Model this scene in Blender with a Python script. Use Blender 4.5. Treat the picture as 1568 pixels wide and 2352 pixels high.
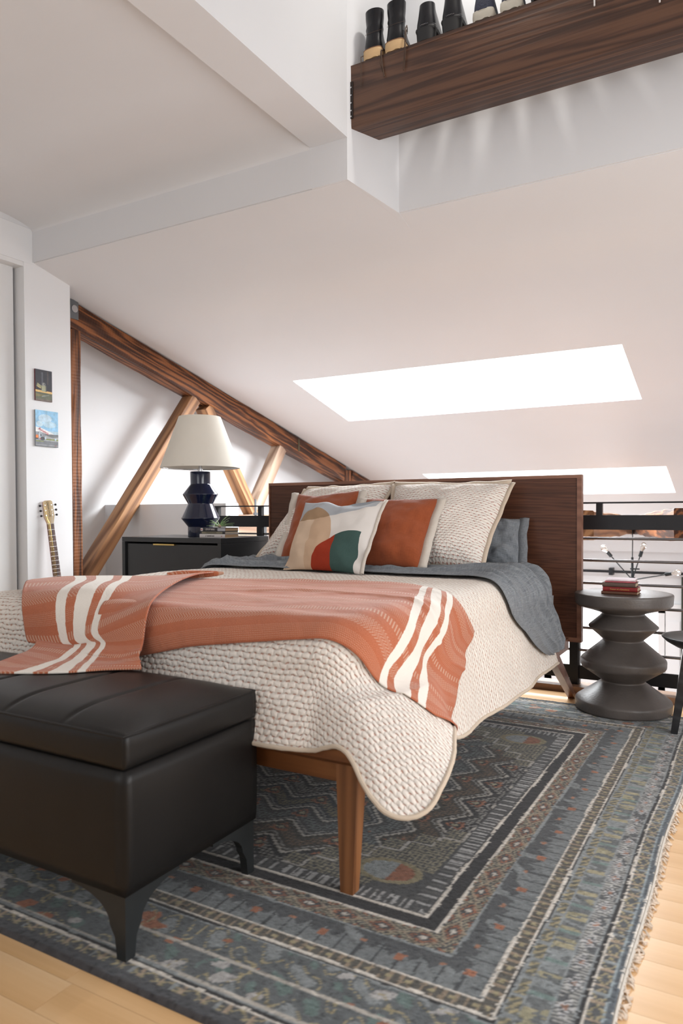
import bpy, bmesh, math, random
import numpy as np
from mathutils import Vector, Matrix, noise
for o in list(bpy.data.objects): bpy.data.objects.remove(o)
SC = bpy.context.scene
COL = SC.collection
random.seed(7)
PI = math.pi

# ------------------------------------------------------------------ camera
H = 1.02
def look_matrix(yaw, pitch, roll):
    f = Vector((-math.sin(yaw)*math.cos(pitch), math.cos(yaw)*math.cos(pitch), math.sin(pitch)))
    r = Vector((math.cos(yaw), math.sin(yaw), 0)); u = r.cross(f)
    r2 = r*math.cos(roll) + u*math.sin(roll); u2 = -r*math.sin(roll) + u*math.cos(roll)
    return Matrix(((r2.x, u2.x, -f.x, 0), (r2.y, u2.y, -f.y, 0), (r2.z, u2.z, -f.z, H), (0, 0, 0, 1)))
cam = bpy.data.objects.new('camera', bpy.data.cameras.new('camera')); COL.objects.link(cam)
cam.matrix_world = look_matrix(math.radians(29.7827), math.radians(-1.1336), math.radians(-0.2677))
cam.data.sensor_fit = 'VERTICAL'; cam.data.sensor_height = 36; cam.data.sensor_width = 24
cam.data.lens = 1669.17/2352*36
cam.data.shift_y = 32.24/2352
cam.data.clip_start = 0.05
cam.data.dof.use_dof = True; cam.data.dof.focus_distance = 3.5; cam.data.dof.aperture_fstop = 3.4
SC.camera = cam

# ------------------------------------------------------------------ sky, lights, exposure
w = bpy.data.worlds.new('world'); SC.world = w; w.use_nodes = True
wn = w.node_tree.nodes; wn['Background'].inputs[0].default_value = (0.86, 0.93, 1.0, 1); wn['Background'].inputs[1].default_value = 2.6
SC.view_settings.view_transform = 'Standard'; SC.view_settings.look = 'None'
SC.view_settings.gamma = 1; SC.view_settings.use_curve_mapping = False
SC.view_settings.exposure = 0.0
def area_light(name, loc, rot, sx, sy, power, color=(1, 1, 1)):
    l = bpy.data.lights.new(name, 'AREA'); l.shape = 'RECTANGLE'; l.size = sx; l.size_y = sy; l.energy = power; l.color = color
    o = bpy.data.objects.new(name, l); COL.objects.link(o); o.location = loc; o.rotation_euler = rot
    return o
ROOF0, ROOFM = 3.584, -0.2457
def roofz(y): return ROOF0 + ROOFM*y
ra = math.atan(ROOFM)
# daylight lamps: skylights and far window sit at panes, the rest are added
area_light('daylight_skylight', (-2.27, 6.09, roofz(6.09)+.13), (ra, 0, 0), 2.7, .98, 320, (.93, .97, 1))
area_light('daylight_skylight', (-2.27, 9.05, roofz(9.05)+.13), (ra, 0, 0), 2.7, .98, 150, (.93, .97, 1))
area_light('added_daylight_high', (0.2, -2.1, 3.55), (math.radians(90), 0, 0), 3.6, 1.1, 12, (.95, .975, 1))  # added light panel high on the plain back wall; no window built there
area_light('added_daylight_side', (1.62, 1.7, 1.25), (0, math.radians(90), 0), 2.1, 2.4, 74, (.97, .98, 1))  # added panel before the plain right wall, standing in for unseen window light
area_light('added_daylight_back', (-1.5, -2.1, 1.7), (math.radians(90), 0, 0), 2.6, 1.7, 24, (.95, .975, 1))  # added fill panel on the plain back wall, no opening behind it
area_light('daylight_far_window', (-2.9, 11.85, -1.1), (math.radians(-90), 0, 0), 3.2, 1.1, 110, (1, .98, .99))

# ------------------------------------------------------------------ material helpers
class NT:
    def __init__(s, name):
        s.m = bpy.data.materials.new(name); s.m.use_nodes = True; s.t = s.m.node_tree; s.n = s.t.nodes
        s.b = s.n['Principled BSDF']
    def add(s, ty, **k):
        x = s.n.new(ty)
        for a, v in k.items(): setattr(x, a, v)
        return x
    def link(s, a, b): s.t.links.new(a, b)
    def put(s, sock, v):
        if isinstance(v, bpy.types.NodeSocket): s.link(v, sock)
        elif v is not None:
            if sock.type == 'RGBA' and len(v) == 3: v = (*v, 1)
            sock.default_value = v
    def M(s, op, a, b=None, c=None):
        x = s.add('ShaderNodeMath', operation=op)
        for i, v in enumerate((a, b, c)): s.put(x.inputs[i], v)
        return x.outputs[0]
    def coord(s, kind='Object'): return s.add('ShaderNodeTexCoord').outputs[kind]
    def uv(s):
        x = s.add('ShaderNodeUVMap'); x.uv_map = 'UVMap'; return x.outputs[0]
    def xyz(s, v):
        x = s.add('ShaderNodeSeparateXYZ'); s.link(v, x.inputs[0]); return x.outputs
    def comb(s, a, b, c=0.0):
        x = s.add('ShaderNodeCombineXYZ')
        for i, v in enumerate((a, b, c)): s.put(x.inputs[i], v)
        return x.outputs[0]
    def mapping(s, v, scale=(1, 1, 1), rot=(0, 0, 0), loc=(0, 0, 0)):
        x = s.add('ShaderNodeMapping'); s.link(v, x.inputs[0]); x.inputs['Scale'].default_value = scale
        x.inputs['Rotation'].default_value = rot; x.inputs['Location'].default_value = loc; return x.outputs[0]
    def noise(s, v, scale=5, detail=4, rough=.5, dist=0, out=0):
        x = s.add('ShaderNodeTexNoise'); s.link(v, x.inputs['Vector']); x.inputs['Scale'].default_value = scale
        x.inputs['Detail'].default_value = detail; x.inputs['Roughness'].default_value = rough; x.inputs['Distortion'].default_value = dist
        return x.outputs[out]
    def wave(s, v, scale=5, dist=3, detail=2, dscale=1, dirn='Y', kind='BANDS'):
        x = s.add('ShaderNodeTexWave', wave_type=kind)
        if kind == 'BANDS': x.bands_direction = dirn
        else: x.rings_direction = dirn
        s.link(v, x.inputs['Vector']); x.inputs['Scale'].default_value = scale; x.inputs['Distortion'].default_value = dist
        x.inputs['Detail'].default_value = detail; x.inputs['Detail Scale'].default_value = dscale; return x.outputs[1]
    def voro(s, v, scale=5, feature='F1', rand=1):
        x = s.add('ShaderNodeTexVoronoi', feature=feature); s.link(v, x.inputs['Vector']); x.inputs['Scale'].default_value = scale
        x.inputs['Randomness'].default_value = rand; return x.outputs[0]
    def ramp(s, f, stops, interp='LINEAR'):
        x = s.add('ShaderNodeValToRGB'); s.put(x.inputs[0], f); e = x.color_ramp; e.interpolation = interp
        while len(e.elements) > 1: e.elements.remove(e.elements[-1])
        e.elements[0].position = stops[0][0]; e.elements[0].color = (*stops[0][1], 1)
        for p, c in stops[1:]:
            q = e.elements.new(p); q.color = (*c, 1)
        return x.outputs[0]
    def mix(s, f, a, b, mode='MIX'):
        x = s.add('ShaderNodeMix', data_type='RGBA', blend_type=mode)
        s.put(x.inputs[0], f); s.put(x.inputs[6], a); s.put(x.inputs[7], b); return x.outputs[2]
    def bump(s, h, strength=.3, dist=.01):
        x = s.add('ShaderNodeBump'); s.put(x.inputs['Height'], h); x.inputs['Strength'].default_value = strength; x.inputs['Distance'].default_value = dist
        s.link(x.outputs[0], s.b.inputs['Normal'])
    def fin(s, color=None, rough=None, metal=None, spec=None, **k):
        s.put(s.b.inputs['Base Color'], color)
        if rough is not None: s.put(s.b.inputs['Roughness'], rough)
        if metal is not None: s.put(s.b.inputs['Metallic'], metal)
        if spec is not None: s.put(s.b.inputs['Specular IOR Level'], spec)
        for a, v in k.items(): s.put(s.b.inputs[a.replace('_', ' ')], v)
        return s.m

def plain(name, col, rough=.5, metal=0, var=.06, vscale=8, bump=0, bscale=60, spec=None, **k):
    t = NT(name); c = t.coord()
    n = t.noise(c, vscale, 3)
    colr = t.ramp(n, [(.3, tuple(x*(1-var) for x in col)), (.7, tuple(min(1, x*(1+var)) for x in col))])
    if bump: t.bump(t.noise(c, bscale, 4), bump, .004)
    return t.fin(colr, rough, metal, spec, **k)

def emis(name, col, strength):
    t = NT(name); t.fin((0, 0, 0), 1); t.put(t.b.inputs['Emission Color'], col); t.b.inputs['Emission Strength'].default_value = strength
    return t.m

def wood(name, dark, mid, light, scale=9, stretch=.12, rough=.45, dist=6, fine=.35, bump=.12, spec=.4, axis='X', chisel=0):
    t = NT(name); c = t.coord()
    sc = {'X': (stretch, 1, 1), 'Y': (1, stretch, 1), 'Z': (1, 1, stretch)}[axis]
    v = t.mapping(c, sc)
    big = t.noise(v, 2.4, 3, .5, 1.0)
    v2 = t.add('ShaderNodeVectorMath', operation='ADD'); t.link(v, v2.inputs[0])
    bb = t.add('ShaderNodeVectorMath', operation='SCALE'); t.link(t.noise(v, 1.6, 2, .5, 0, 1), bb.inputs[0]); bb.inputs['Scale'].default_value = .45
    t.link(bb.outputs[0], v2.inputs[1])
    wv = t.wave(v2.outputs[0], scale, dist, 3, 1.6, dirn='DIAGONAL')
    fn = t.noise(t.mapping(c, tuple(x*(.25 if x < 1 else 1) for x in sc)), 60, 5, .65)
    f = t.M('ADD', t.M('MULTIPLY', wv, 1-fine), t.M('MULTIPLY', fn, fine))
    f = t.M('ADD', t.M('MULTIPLY', f, .75), t.M('MULTIPLY', big, .25))
    col = t.ramp(f, [(.18, dark), (.48, mid), (.8, light)])
    h = f
    if chisel:
        w2 = t.wave(t.mapping(c, (1, .35, .35), (0, 0, .5)), 14, 2, 1, 1, dirn='X')
        h = t.M('ADD', f, t.M('MULTIPLY', w2, chisel))
    t.bump(h, bump, .006)
    return t.fin(col, rough, spec=spec)

WALL = plain('wall_paint', (.79, .80, .815), .75, var=.012, vscale=2, bump=.03, bscale=220)
CEIL = plain('ceiling_paint', (.725, .735, .755), .8, var=.012, vscale=1.5, bump=.03, bscale=220)
DOORP = plain('door_paint', (.78, .785, .79), .45, var=.01)
TIMBER = wood('old_timber', (.016, .007, .005), (.105, .036, .015), (.34, .125, .042), 11, .07, .55, 9, .45, .6, .3, chisel=.3)
TIMBER_L = wood('pale_timber', (.11, .05, .022), (.30, .145, .07), (.50, .27, .13), 8, .06, .55, 4, .45, .3, .3)
TIMBER_G = wood('weathered_timber', (.16, .09, .06), (.36, .24, .17), (.56, .42, .32), 5, .08, .6, 4, .45, .3, .3)
LOFTBEAM = wood('stained_beam', (.026, .011, .006), (.070, .029, .015), (.125, .058, .030), 12, .05, .38, 10, .5, .25, .5)
WALNUT = wood('walnut_veneer', (.045, .017, .009), (.085, .031, .016), (.118, .046, .025), 34, .035, .45, 11, .55, .02, .35)
WALNUT_E = wood('walnut_edge', (.13, .05, .028), (.20, .085, .05), (.26, .12, .072), 10, .08, .38, 3, .6, .02, .5)
TEAK = wood('bed_frame_wood', (.11, .036, .012), (.215, .080, .026), (.32, .130, .046), 9, .07, .36, 3, .55, .03, .5)
TEAK_Z = wood('bed_leg_wood', (.10, .036, .012), (.20, .078, .027), (.31, .130, .048), 12, .06, .36, 3, .55, .03, .5, axis='Z')
WALNUT_Z = wood('walnut_leg_wood', (.12, .05, .03), (.18, .08, .05), (.24, .11, .07), 12, .06, .38, 3, .6, .02, .5, axis='Z')
FLOORW = wood('bamboo_floor', (.64, .38, .17), (.75, .475, .24), (.83, .58, .34), 5, .035, .30, 2, .6, .01, .5)
BLACKMET = plain('black_steel', (.012, .013, .016), .42, .3, .15)
DARKMET = plain('dark_grey_metal', (.03, .034, .036), .45, .5, .15)
GREYMET = plain('grey_plate_metal', (.16, .17, .18), .5, .6, .1)
BRASS = plain('brass', (.62, .44, .16), .3, 1, .05)
CHROME = plain('chrome', (.65, .66, .68), .2, 1, .03)
BLACKCAB = plain('black_lacquer', (.022, .023, .025), .38, 0, .05, spec=.45)
NAVY = plain('navy_ceramic', (.006, .010, .035), .10, 0, .1, spec=.7)
CONCRETE = plain('dark_concrete', (.095, .082, .075), .40, 0, .14, 9, .25, 90)
SHADE = plain('lamp_shade_linen', (.74, .70, .62), .85, 0, .015, bump=.05, bscale=400)
TRIMW = plain('floor_trim_wood', (.30, .17, .10), .5, 0, .15, 20)

def leather(name, col, rough=.33):
    t = NT(name); c = t.coord(); v = t.voro(c, 420, 'SMOOTH_F1'); n = t.noise(c, 6, 3)
    t.bump(t.M('ADD', t.M('MULTIPLY', v, .5), t.M('MULTIPLY', n, 1.2)), .10, .003)
    return t.fin(t.ramp(n, [(.3, tuple(x*.85 for x in col)), (.7, tuple(x*1.2 for x in col))]), rough, spec=.28)
LEATHER = leather('black_leather', (.0075, .0068, .0066), .40)
BOOTL = leather('boot_leather', (.010, .010, .012), .26)

def linen(name, col, dark=None, wr=.25, scale=500, rough=.9):
    t = NT(name); c = t.uv(); x, y, z = t.xyz(c)
    a = t.M('SINE', t.M('MULTIPLY', x, 2*PI*scale)); b = t.M('SINE', t.M('MULTIPLY', y, 2*PI*scale))
    n = t.noise(t.mapping(c, (60, 6, 1)), 5, 4, .6); n2 = t.noise(t.mapping(c, (6, 60, 1)), 5, 4, .6)
    k = t.M('MULTIPLY', t.M('ADD', n, n2), .5)
    wr_n = t.noise(c, 9, 4, .55, .6)
    h = t.M('ADD', t.M('MULTIPLY', t.M('ADD', a, b), .06), t.M('ADD', t.M('MULTIPLY', wr_n, .9), t.M('MULTIPLY', k, .5)))
    t.bump(h, wr, .01)
    return t.fin(t.ramp(k, [(.36, dark or tuple(q*.8 for q in col)), (.62, col)]), rough, spec=.15, Sheen_Weight=.2)
GREYLIN = linen('grey_linen', (.31, .335, .36), (.15, .165, .185), .7)
GREYSHEET = linen('grey_sheet', (.31, .32, .335), (.19, .20, .21), .2)
RUST = linen('rust_linen', (.33, .083, .030), (.26, .062, .022), .2)
IVORY = linen('ivory_linen', (.66, .60, .53), (.58, .52, .45), .15)

def quilt_mat(name='kantha_quilt', p=.0165, q=.024, base=(.81, .75, .68), st=(.48, .17, .10), bump=.8, amt=.72):
    t = NT(name); c = t.uv()
    nz = t.add('ShaderNodeVectorMath', operation='SCALE'); t.link(t.noise(c, 30, 2, .5, 0, 1), nz.inputs[0]); nz.inputs['Scale'].default_value = .020
    ad = t.add('ShaderNodeVectorMath', operation='ADD'); t.link(c, ad.inputs[0]); t.link(nz.outputs[0], ad.inputs[1])
    x, y, z = t.xyz(ad.outputs[0])
    v = t.M('DIVIDE', y, p); row = t.M('FLOOR', v)
    u = t.M('ADD', t.M('DIVIDE', x, q), t.M('MULTIPLY', t.M('MODULO', row, 2.0), .5))
    fu = t.M('FRACT', u); fv = t.M('FRACT', v)
    su = t.M('POWER', t.M('ABSOLUTE', t.M('SINE', t.M('MULTIPLY', fu, PI))), .55)
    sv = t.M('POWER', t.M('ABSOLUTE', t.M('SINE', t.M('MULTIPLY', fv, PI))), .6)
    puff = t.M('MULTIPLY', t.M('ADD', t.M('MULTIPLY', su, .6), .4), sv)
    lo = t.M('LESS_THAN', t.M('MINIMUM', fv, t.M('SUBTRACT', 1.0, fv)), .12)
    u2 = t.M('FRACT', t.M('ADD', t.M('DIVIDE', x, q), t.M('MULTIPLY', t.M('ROUND', v), .5)))
    ln = t.M('LESS_THAN', t.M('ABSOLUTE', t.M('SUBTRACT', u2, .5)), .20)
    stitch = t.M('MULTIPLY', lo, ln)
    big = t.noise(c, 22, 3)
    h = t.M('SUBTRACT', t.M('ADD', puff, t.M('MULTIPLY', big, .8)), t.M('MULTIPLY', stitch, .5))
    t.bump(h, bump, .006)
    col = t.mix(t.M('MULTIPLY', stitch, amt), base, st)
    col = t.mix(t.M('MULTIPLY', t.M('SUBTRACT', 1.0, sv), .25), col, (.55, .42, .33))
    return t.fin(col, .92, spec=.1, Sheen_Weight=.15)
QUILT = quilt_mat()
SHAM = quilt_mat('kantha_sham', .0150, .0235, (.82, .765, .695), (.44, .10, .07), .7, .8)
BIND = linen('quilt_binding', (.62, .52, .41), (.55, .45, .35), .1)
UNDERQ = plain('quilt_underside', (.42, .33, .23), .95, 0, .1, 60, .5, 300)

def throw_mat():
    t = NT('terracotta_throw'); c = t.uv(); L, W, z = t.xyz(c)      # L metres from the end, W metres across
    def band(x, a, b): return t.M('MULTIPLY', t.M('GREATER_THAN', x, a), t.M('LESS_THAN', x, b))
    wob = t.M('MULTIPLY', t.noise(c, 60, 2), .006); L2 = t.M('ADD', L, wob)
    rep = t.M('FRACT', t.M('DIVIDE', W, .26))
    dash = t.M('LESS_THAN', t.M('FRACT', t.M('DIVIDE', L, .013)), .42)
    fine = t.M('LESS_THAN', t.M('FRACT', t.M('DIVIDE', L, .007)), .4)
    zig = t.M('ADD', t.M('DIVIDE', L, .012), t.M('MULTIPLY', t.M('PINGPONG', t.M('DIVIDE', W, .035), .5), 3.0))
    herr = t.M('LESS_THAN', t.M('FRACT', zig), .38)
    hb = t.M('LESS_THAN', t.M('FRACT', t.M('DIVIDE', W, .0055)), .45)
    f = t.M('MULTIPLY', band(rep, .02, .17), dash)
    f = t.M('MAXIMUM', f, t.M('MULTIPLY', band(rep, .34, .62), t.M('MULTIPLY', herr, .8)))
    f = t.M('MAXIMUM', f, t.M('MULTIPLY', band(rep, .74, .90), t.M('MULTIPLY', t.M('MULTIPLY', fine, hb), .8)))
    weave = t.M('LESS_THAN', t.M('FRACT', t.M('DIVIDE', W, .003)), .5)
    f = t.M('MULTIPLY', f, t.M('ADD', .45, t.M('MULTIPLY', weave, .55)))
    n = t.noise(c, 400, 3)
    base = t.ramp(n, [(.35, (.36, .105, .05)), (.65, (.50, .165, .085))])
    col = t.mix(t.M('MULTIPLY', f, .62), base, (.66, .52, .40))
    s = t.M('ADD', t.M('ADD', band(L2, .19, .228), band(L2, .262, .326)), band(L2, .362, .402))
    col = t.mix(s, col, t.ramp(n, [(.3, (.72, .66, .59)), (.7, (.82, .77, .70))]))
    t.bump(t.M('ADD', t.M('MULTIPLY', t.noise(c, 14, 4, .55, .4), 1.6), t.M('MULTIPLY', f, .25)), .38, .008)
    return t.fin(col, .95, spec=.08, Sheen_Weight=.2)
THROW = throw_mat()

# ------------------------------------------------------------------ geometry helpers
def tag(o, label=None, cat=None, group=None, kind=None):
    if label: o['label'] = label
    if cat: o['category'] = cat
    if group: o['group'] = group
    if kind: o['kind'] = kind
    return o
def empty(name, loc=(0, 0, 0), rz=0):
    o = bpy.data.objects.new(name, None); COL.objects.link(o); o.location = loc; o.rotation_euler = (0, 0, rz); o.empty_display_size = .1
    return o
def thing(name, label, cat, loc=(0, 0, 0), rz=0, group=None): return tag(empty(name, loc, rz), label, cat, group)
def link(name, me, mats, parent=None, smooth=False):
    if not isinstance(mats, (list, tuple)): mats = [mats]
    for m in mats: me.materials.append(m)
    if smooth:
        for p in me.polygons: p.use_smooth = True
    o = bpy.data.objects.new(name, me); COL.objects.link(o)
    if parent: o.parent = parent
    return o
def from_bm(name, bm, mats, parent=None, smooth=False, bevel=0, seg=2, angle=35):
    if bevel:
        es = [e for e in bm.edges if len(e.link_faces) == 2 and e.calc_face_angle(0) > math.radians(angle)]
        bmesh.ops.bevel(bm, geom=es, offset=bevel, segments=seg, affect='EDGES', clamp_overlap=True)
    bmesh.ops.recalc_face_normals(bm, faces=bm.faces)
    me = bpy.data.meshes.new(name); bm.to_mesh(me); bm.free()
    if smooth:
        for e in me.edges: e.use_edge_sharp = False
        o = link(name, me, mats, parent, True)
        me.set_sharp_from_angle(angle=math.radians(40)) if hasattr(me, 'set_sharp_from_angle') else None
        return o
    return link(name, me, mats, parent, False)
def add_box(bm, x0, x1, y0, y1, z0, z1):
    vs = [bm.verts.new(p) for p in ((x0,y0,z0),(x1,y0,z0),(x1,y1,z0),(x0,y1,z0),(x0,y0,z1),(x1,y0,z1),(x1,y1,z1),(x0,y1,z1))]
    for f in ((0,3,2,1),(4,5,6,7),(0,1,5,4),(1,2,6,5),(2,3,7,6),(3,0,4,7)): bm.faces.new([vs[i] for i in f])
    return vs
def box(name, x0, x1, y0, y1, z0, z1, mat, parent=None, bevel=0, seg=2):
    bm = bmesh.new(); add_box(bm, x0, x1, y0, y1, z0, z1)
    return from_bm(name, bm, mat, parent, bevel > 0, bevel, seg)
def hexa(name, bottom, top, mat, parent=None, bevel=0):
    """two quads of corners -> closed solid"""
    bm = bmesh.new(); a = [bm.verts.new(p) for p in bottom]; b = [bm.verts.new(p) for p in top]; n = len(a)
    bm.faces.new(a[::-1]); bm.faces.new(b)
    for i in range(n): bm.faces.new((a[i], a[(i+1) % n], b[(i+1) % n], b[i]))
    return from_bm(name, bm, mat, parent, bevel > 0, bevel)
def lathe(name, prof, mat, parent=None, seg=64, loc=(0, 0, 0), cap=True, angle=40):
    bm = bmesh.new(); rings = []
    for r, z in prof:
        rings.append([bm.verts.new((loc[0]+r*math.cos(2*PI*i/seg), loc[1]+r*math.sin(2*PI*i/seg), loc[2]+z)) for i in range(seg)])
    for a, b in zip(rings, rings[1:]):
        for i in range(seg): bm.faces.new((a[i], a[(i+1) % seg], b[(i+1) % seg], b[i]))
    if cap: bm.faces.new(rings[0][::-1]); bm.faces.new(rings[-1])
    return from_bm(name, bm, mat, parent, True)
def fillet(pts, r=.006, n=3):
    """round the corners of a profile polyline"""
    out = [pts[0]]
    for a, b, c in zip(pts, pts[1:], pts[2:]):
        a, b, c = Vector(a), Vector(b), Vector(c); l = min(r, (a-b).length*.45, (c-b).length*.45)
        p, q = b+(a-b).normalized()*l, b+(c-b).normalized()*l
        for i in range(n+1):
            t = i/n; out.append(tuple((p*(1-t)+b*t)*(1-t)+(b*(1-t)+q*t)*t))
    out.append(pts[-1]); return out
def add_tube(bm, pts, r, seg=10, caps=True):
    pts = [Vector(p) for p in pts]; rr = r if isinstance(r, (list, tuple)) else [r]*len(pts); rings = []; prev = None
    for i, p in enumerate(pts):
        d = (pts[min(i+1, len(pts)-1)]-pts[max(i-1, 0)]).normalized()
        if prev is None: s = d.orthogonal().normalized()
        else:
            s = prev-d*prev.dot(d); s = s.normalized() if s.length > 1e-6 else d.orthogonal().normalized()
        prev = s; t = d.cross(s)
        rings.append([bm.verts.new(p+(s*math.cos(2*PI*k/seg)+t*math.sin(2*PI*k/seg))*rr[i]) for k in range(seg)])
    for a, b in zip(rings, rings[1:]):
        for k in range(seg): bm.faces.new((a[k], a[(k+1) % seg], b[(k+1) % seg], b[k]))
    if caps: bm.faces.new(rings[0][::-1]); bm.faces.new(rings[-1])
def tube(name, pts, r, mat, parent=None, seg=10):
    bm = bmesh.new(); add_tube(bm, pts, r, seg); return from_bm(name, bm, mat, parent, True)
def beam(name, p0, p1, wd, ht, mat, parent=None, up=(0, 0, 1), rough=.004, seg=24, bevel=.006, taper=1.0):
    """timber with its own length axis as local X"""
    p0, p1 = Vector(p0), Vector(p1); L = (p1-p0).length; x = (p1-p0).normalized(); y = Vector(up).cross(x).normalized(); z = x.cross(y)
    bm = bmesh.new(); prev = None; sect = []
    prof = []
    for sy, sz in ((-1, -1), (1, -1), (1, 1), (-1, 1)):
        for k in range(3): prof.append((sy, sz, k))
    for i in range(seg+1):
        t = i/seg; k = 1+(taper-1)*t; ring = []
        for j in range(4):
            a = ((-1, -1), (1, -1), (1, 1), (-1, 1))[j]; b = ((-1, -1), (1, -1), (1, 1), (-1, 1))[(j+1) % 4]
            for m in range(3):
                q = (.04, .5, .96)[m]
                u = a[0]+(b[0]-a[0])*q; v = a[1]+(b[1]-a[1])*q
                c = Vector((t*L, u*wd/2*k, v*ht/2*k))
                nn = noise.noise_vector(Vector((t*L*2.2+p0.x*3, u*1.7+p0.y, v*1.7+p0.z)))+noise.noise_vector(Vector((t*L*9+p0.x*3, u*3+p0.y, v*3)))*.4
                ring.append(bm.verts.new(c+Vector((0, nn.y*rough, nn.z*rough))))
        sect.append(ring)
    for a, b in zip(sect, sect[1:]):
        n = len(a)
        for k in range(n): bm.faces.new((a[k], a[(k+1) % n], b[(k+1) % n], b[k]))
    bm.faces.new(sect[0][::-1]); bm.faces.new(sect[-1])
    o = from_bm(name, bm, mat, None, True)
    mw = Matrix(((x.x, y.x, z.x, p0.x), (x.y, y.y, z.y, p0.y), (x.z, y.z, z.z, p0.z), (0, 0, 0, 1)))
    o.matrix_world = mw
    if parent: o.parent = parent; o.matrix_local = parent_inv(parent) @ mw
    return o
def parent_inv(p):
    m = Matrix.Translation(p.location) @ p.rotation_euler.to_matrix().to_4x4() @ Matrix.Diagonal((*p.scale, 1))
    return m.inverted()
def grid(name, P, mats, parent=None, uv=None, smooth=True, thick=0, subd=0, off=-1):
    """P: rows x cols x 3 list"""
    R, Cn = len(P), len(P[0]); vs = [tuple(p) for r in P for p in r]
    fs = [(i*Cn+j, i*Cn+j+1, (i+1)*Cn+j+1, (i+1)*Cn+j) for i in range(R-1) for j in range(Cn-1)]
    me = bpy.data.meshes.new(name); me.from_pydata(vs, [], fs)
    l = me.uv_layers.new(name='UVMap'); flat = [uv[i][j] if uv else (j/(Cn-1), i/(R-1)) for i in range(R) for j in range(Cn)]
    idx = np.zeros(len(me.loops), dtype=np.int32); me.loops.foreach_get('vertex_index', idx)
    l.data.foreach_set('uv', np.array(flat, dtype=np.float32)[idx].ravel())
    o = link(name, me, mats, parent, smooth)
    if subd: m = o.modifiers.new('sub', 'SUBSURF'); m.levels = m.render_levels = subd
    if thick: m = o.modifiers.new('solid', 'SOLIDIFY'); m.thickness = thick; m.offset = off
    return o
def text_mesh(name, s, size, mat, M, parent=None, ext=.0004, align='CENTER', font_w=1.0):
    cu = bpy.data.curves.new(name, 'FONT'); cu.body = s; cu.size = size; cu.extrude = ext; cu.align_x = align; cu.align_y = 'CENTER'; cu.offset = .0
    tmp = bpy.data.objects.new('tmp', cu); COL.objects.link(tmp)
    dg = bpy.context.evaluated_depsgraph_get(); me = bpy.data.meshes.new_from_object(tmp.evaluated_get(dg))
    bpy.data.objects.remove(tmp); me.name = name
    for v in me.vertices: v.co.x *= font_w
    me.transform(M); me.materials.clear()
    return link(name, me, mat, parent)
def frame_M(o, x, y):
    """matrix taking local XY onto axes x,y at origin o"""
    x = Vector(x).normalized(); y = Vector(y).normalized(); z = x.cross(y); o = Vector(o)
    return Matrix(((x.x, y.x, z.x, o.x), (x.y, y.y, z.y, o.y), (x.z, y.z, z.z, o.z), (0, 0, 0, 1)))
def crom(ps, t):
    n = len(ps)-1; i = min(int(t*n), n-1); u = t*n-i
    p1, p2 = ps[i], ps[i+1]; p0 = ps[i-1] if i else [2*a-b for a, b in zip(p1, p2)]; p3 = ps[i+2] if i+2 <= n else [2*b-a for a, b in zip(p1, p2)]
    return [.5*((2*b)+(-a+c)*u+(2*a-5*b+4*c-d)*u*u+(-a+3*b-3*c+d)*u**3) for a, b, c, d in zip(p0, p1, p2, p3)]
def struct(o): return tag(o, kind='structure')

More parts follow.
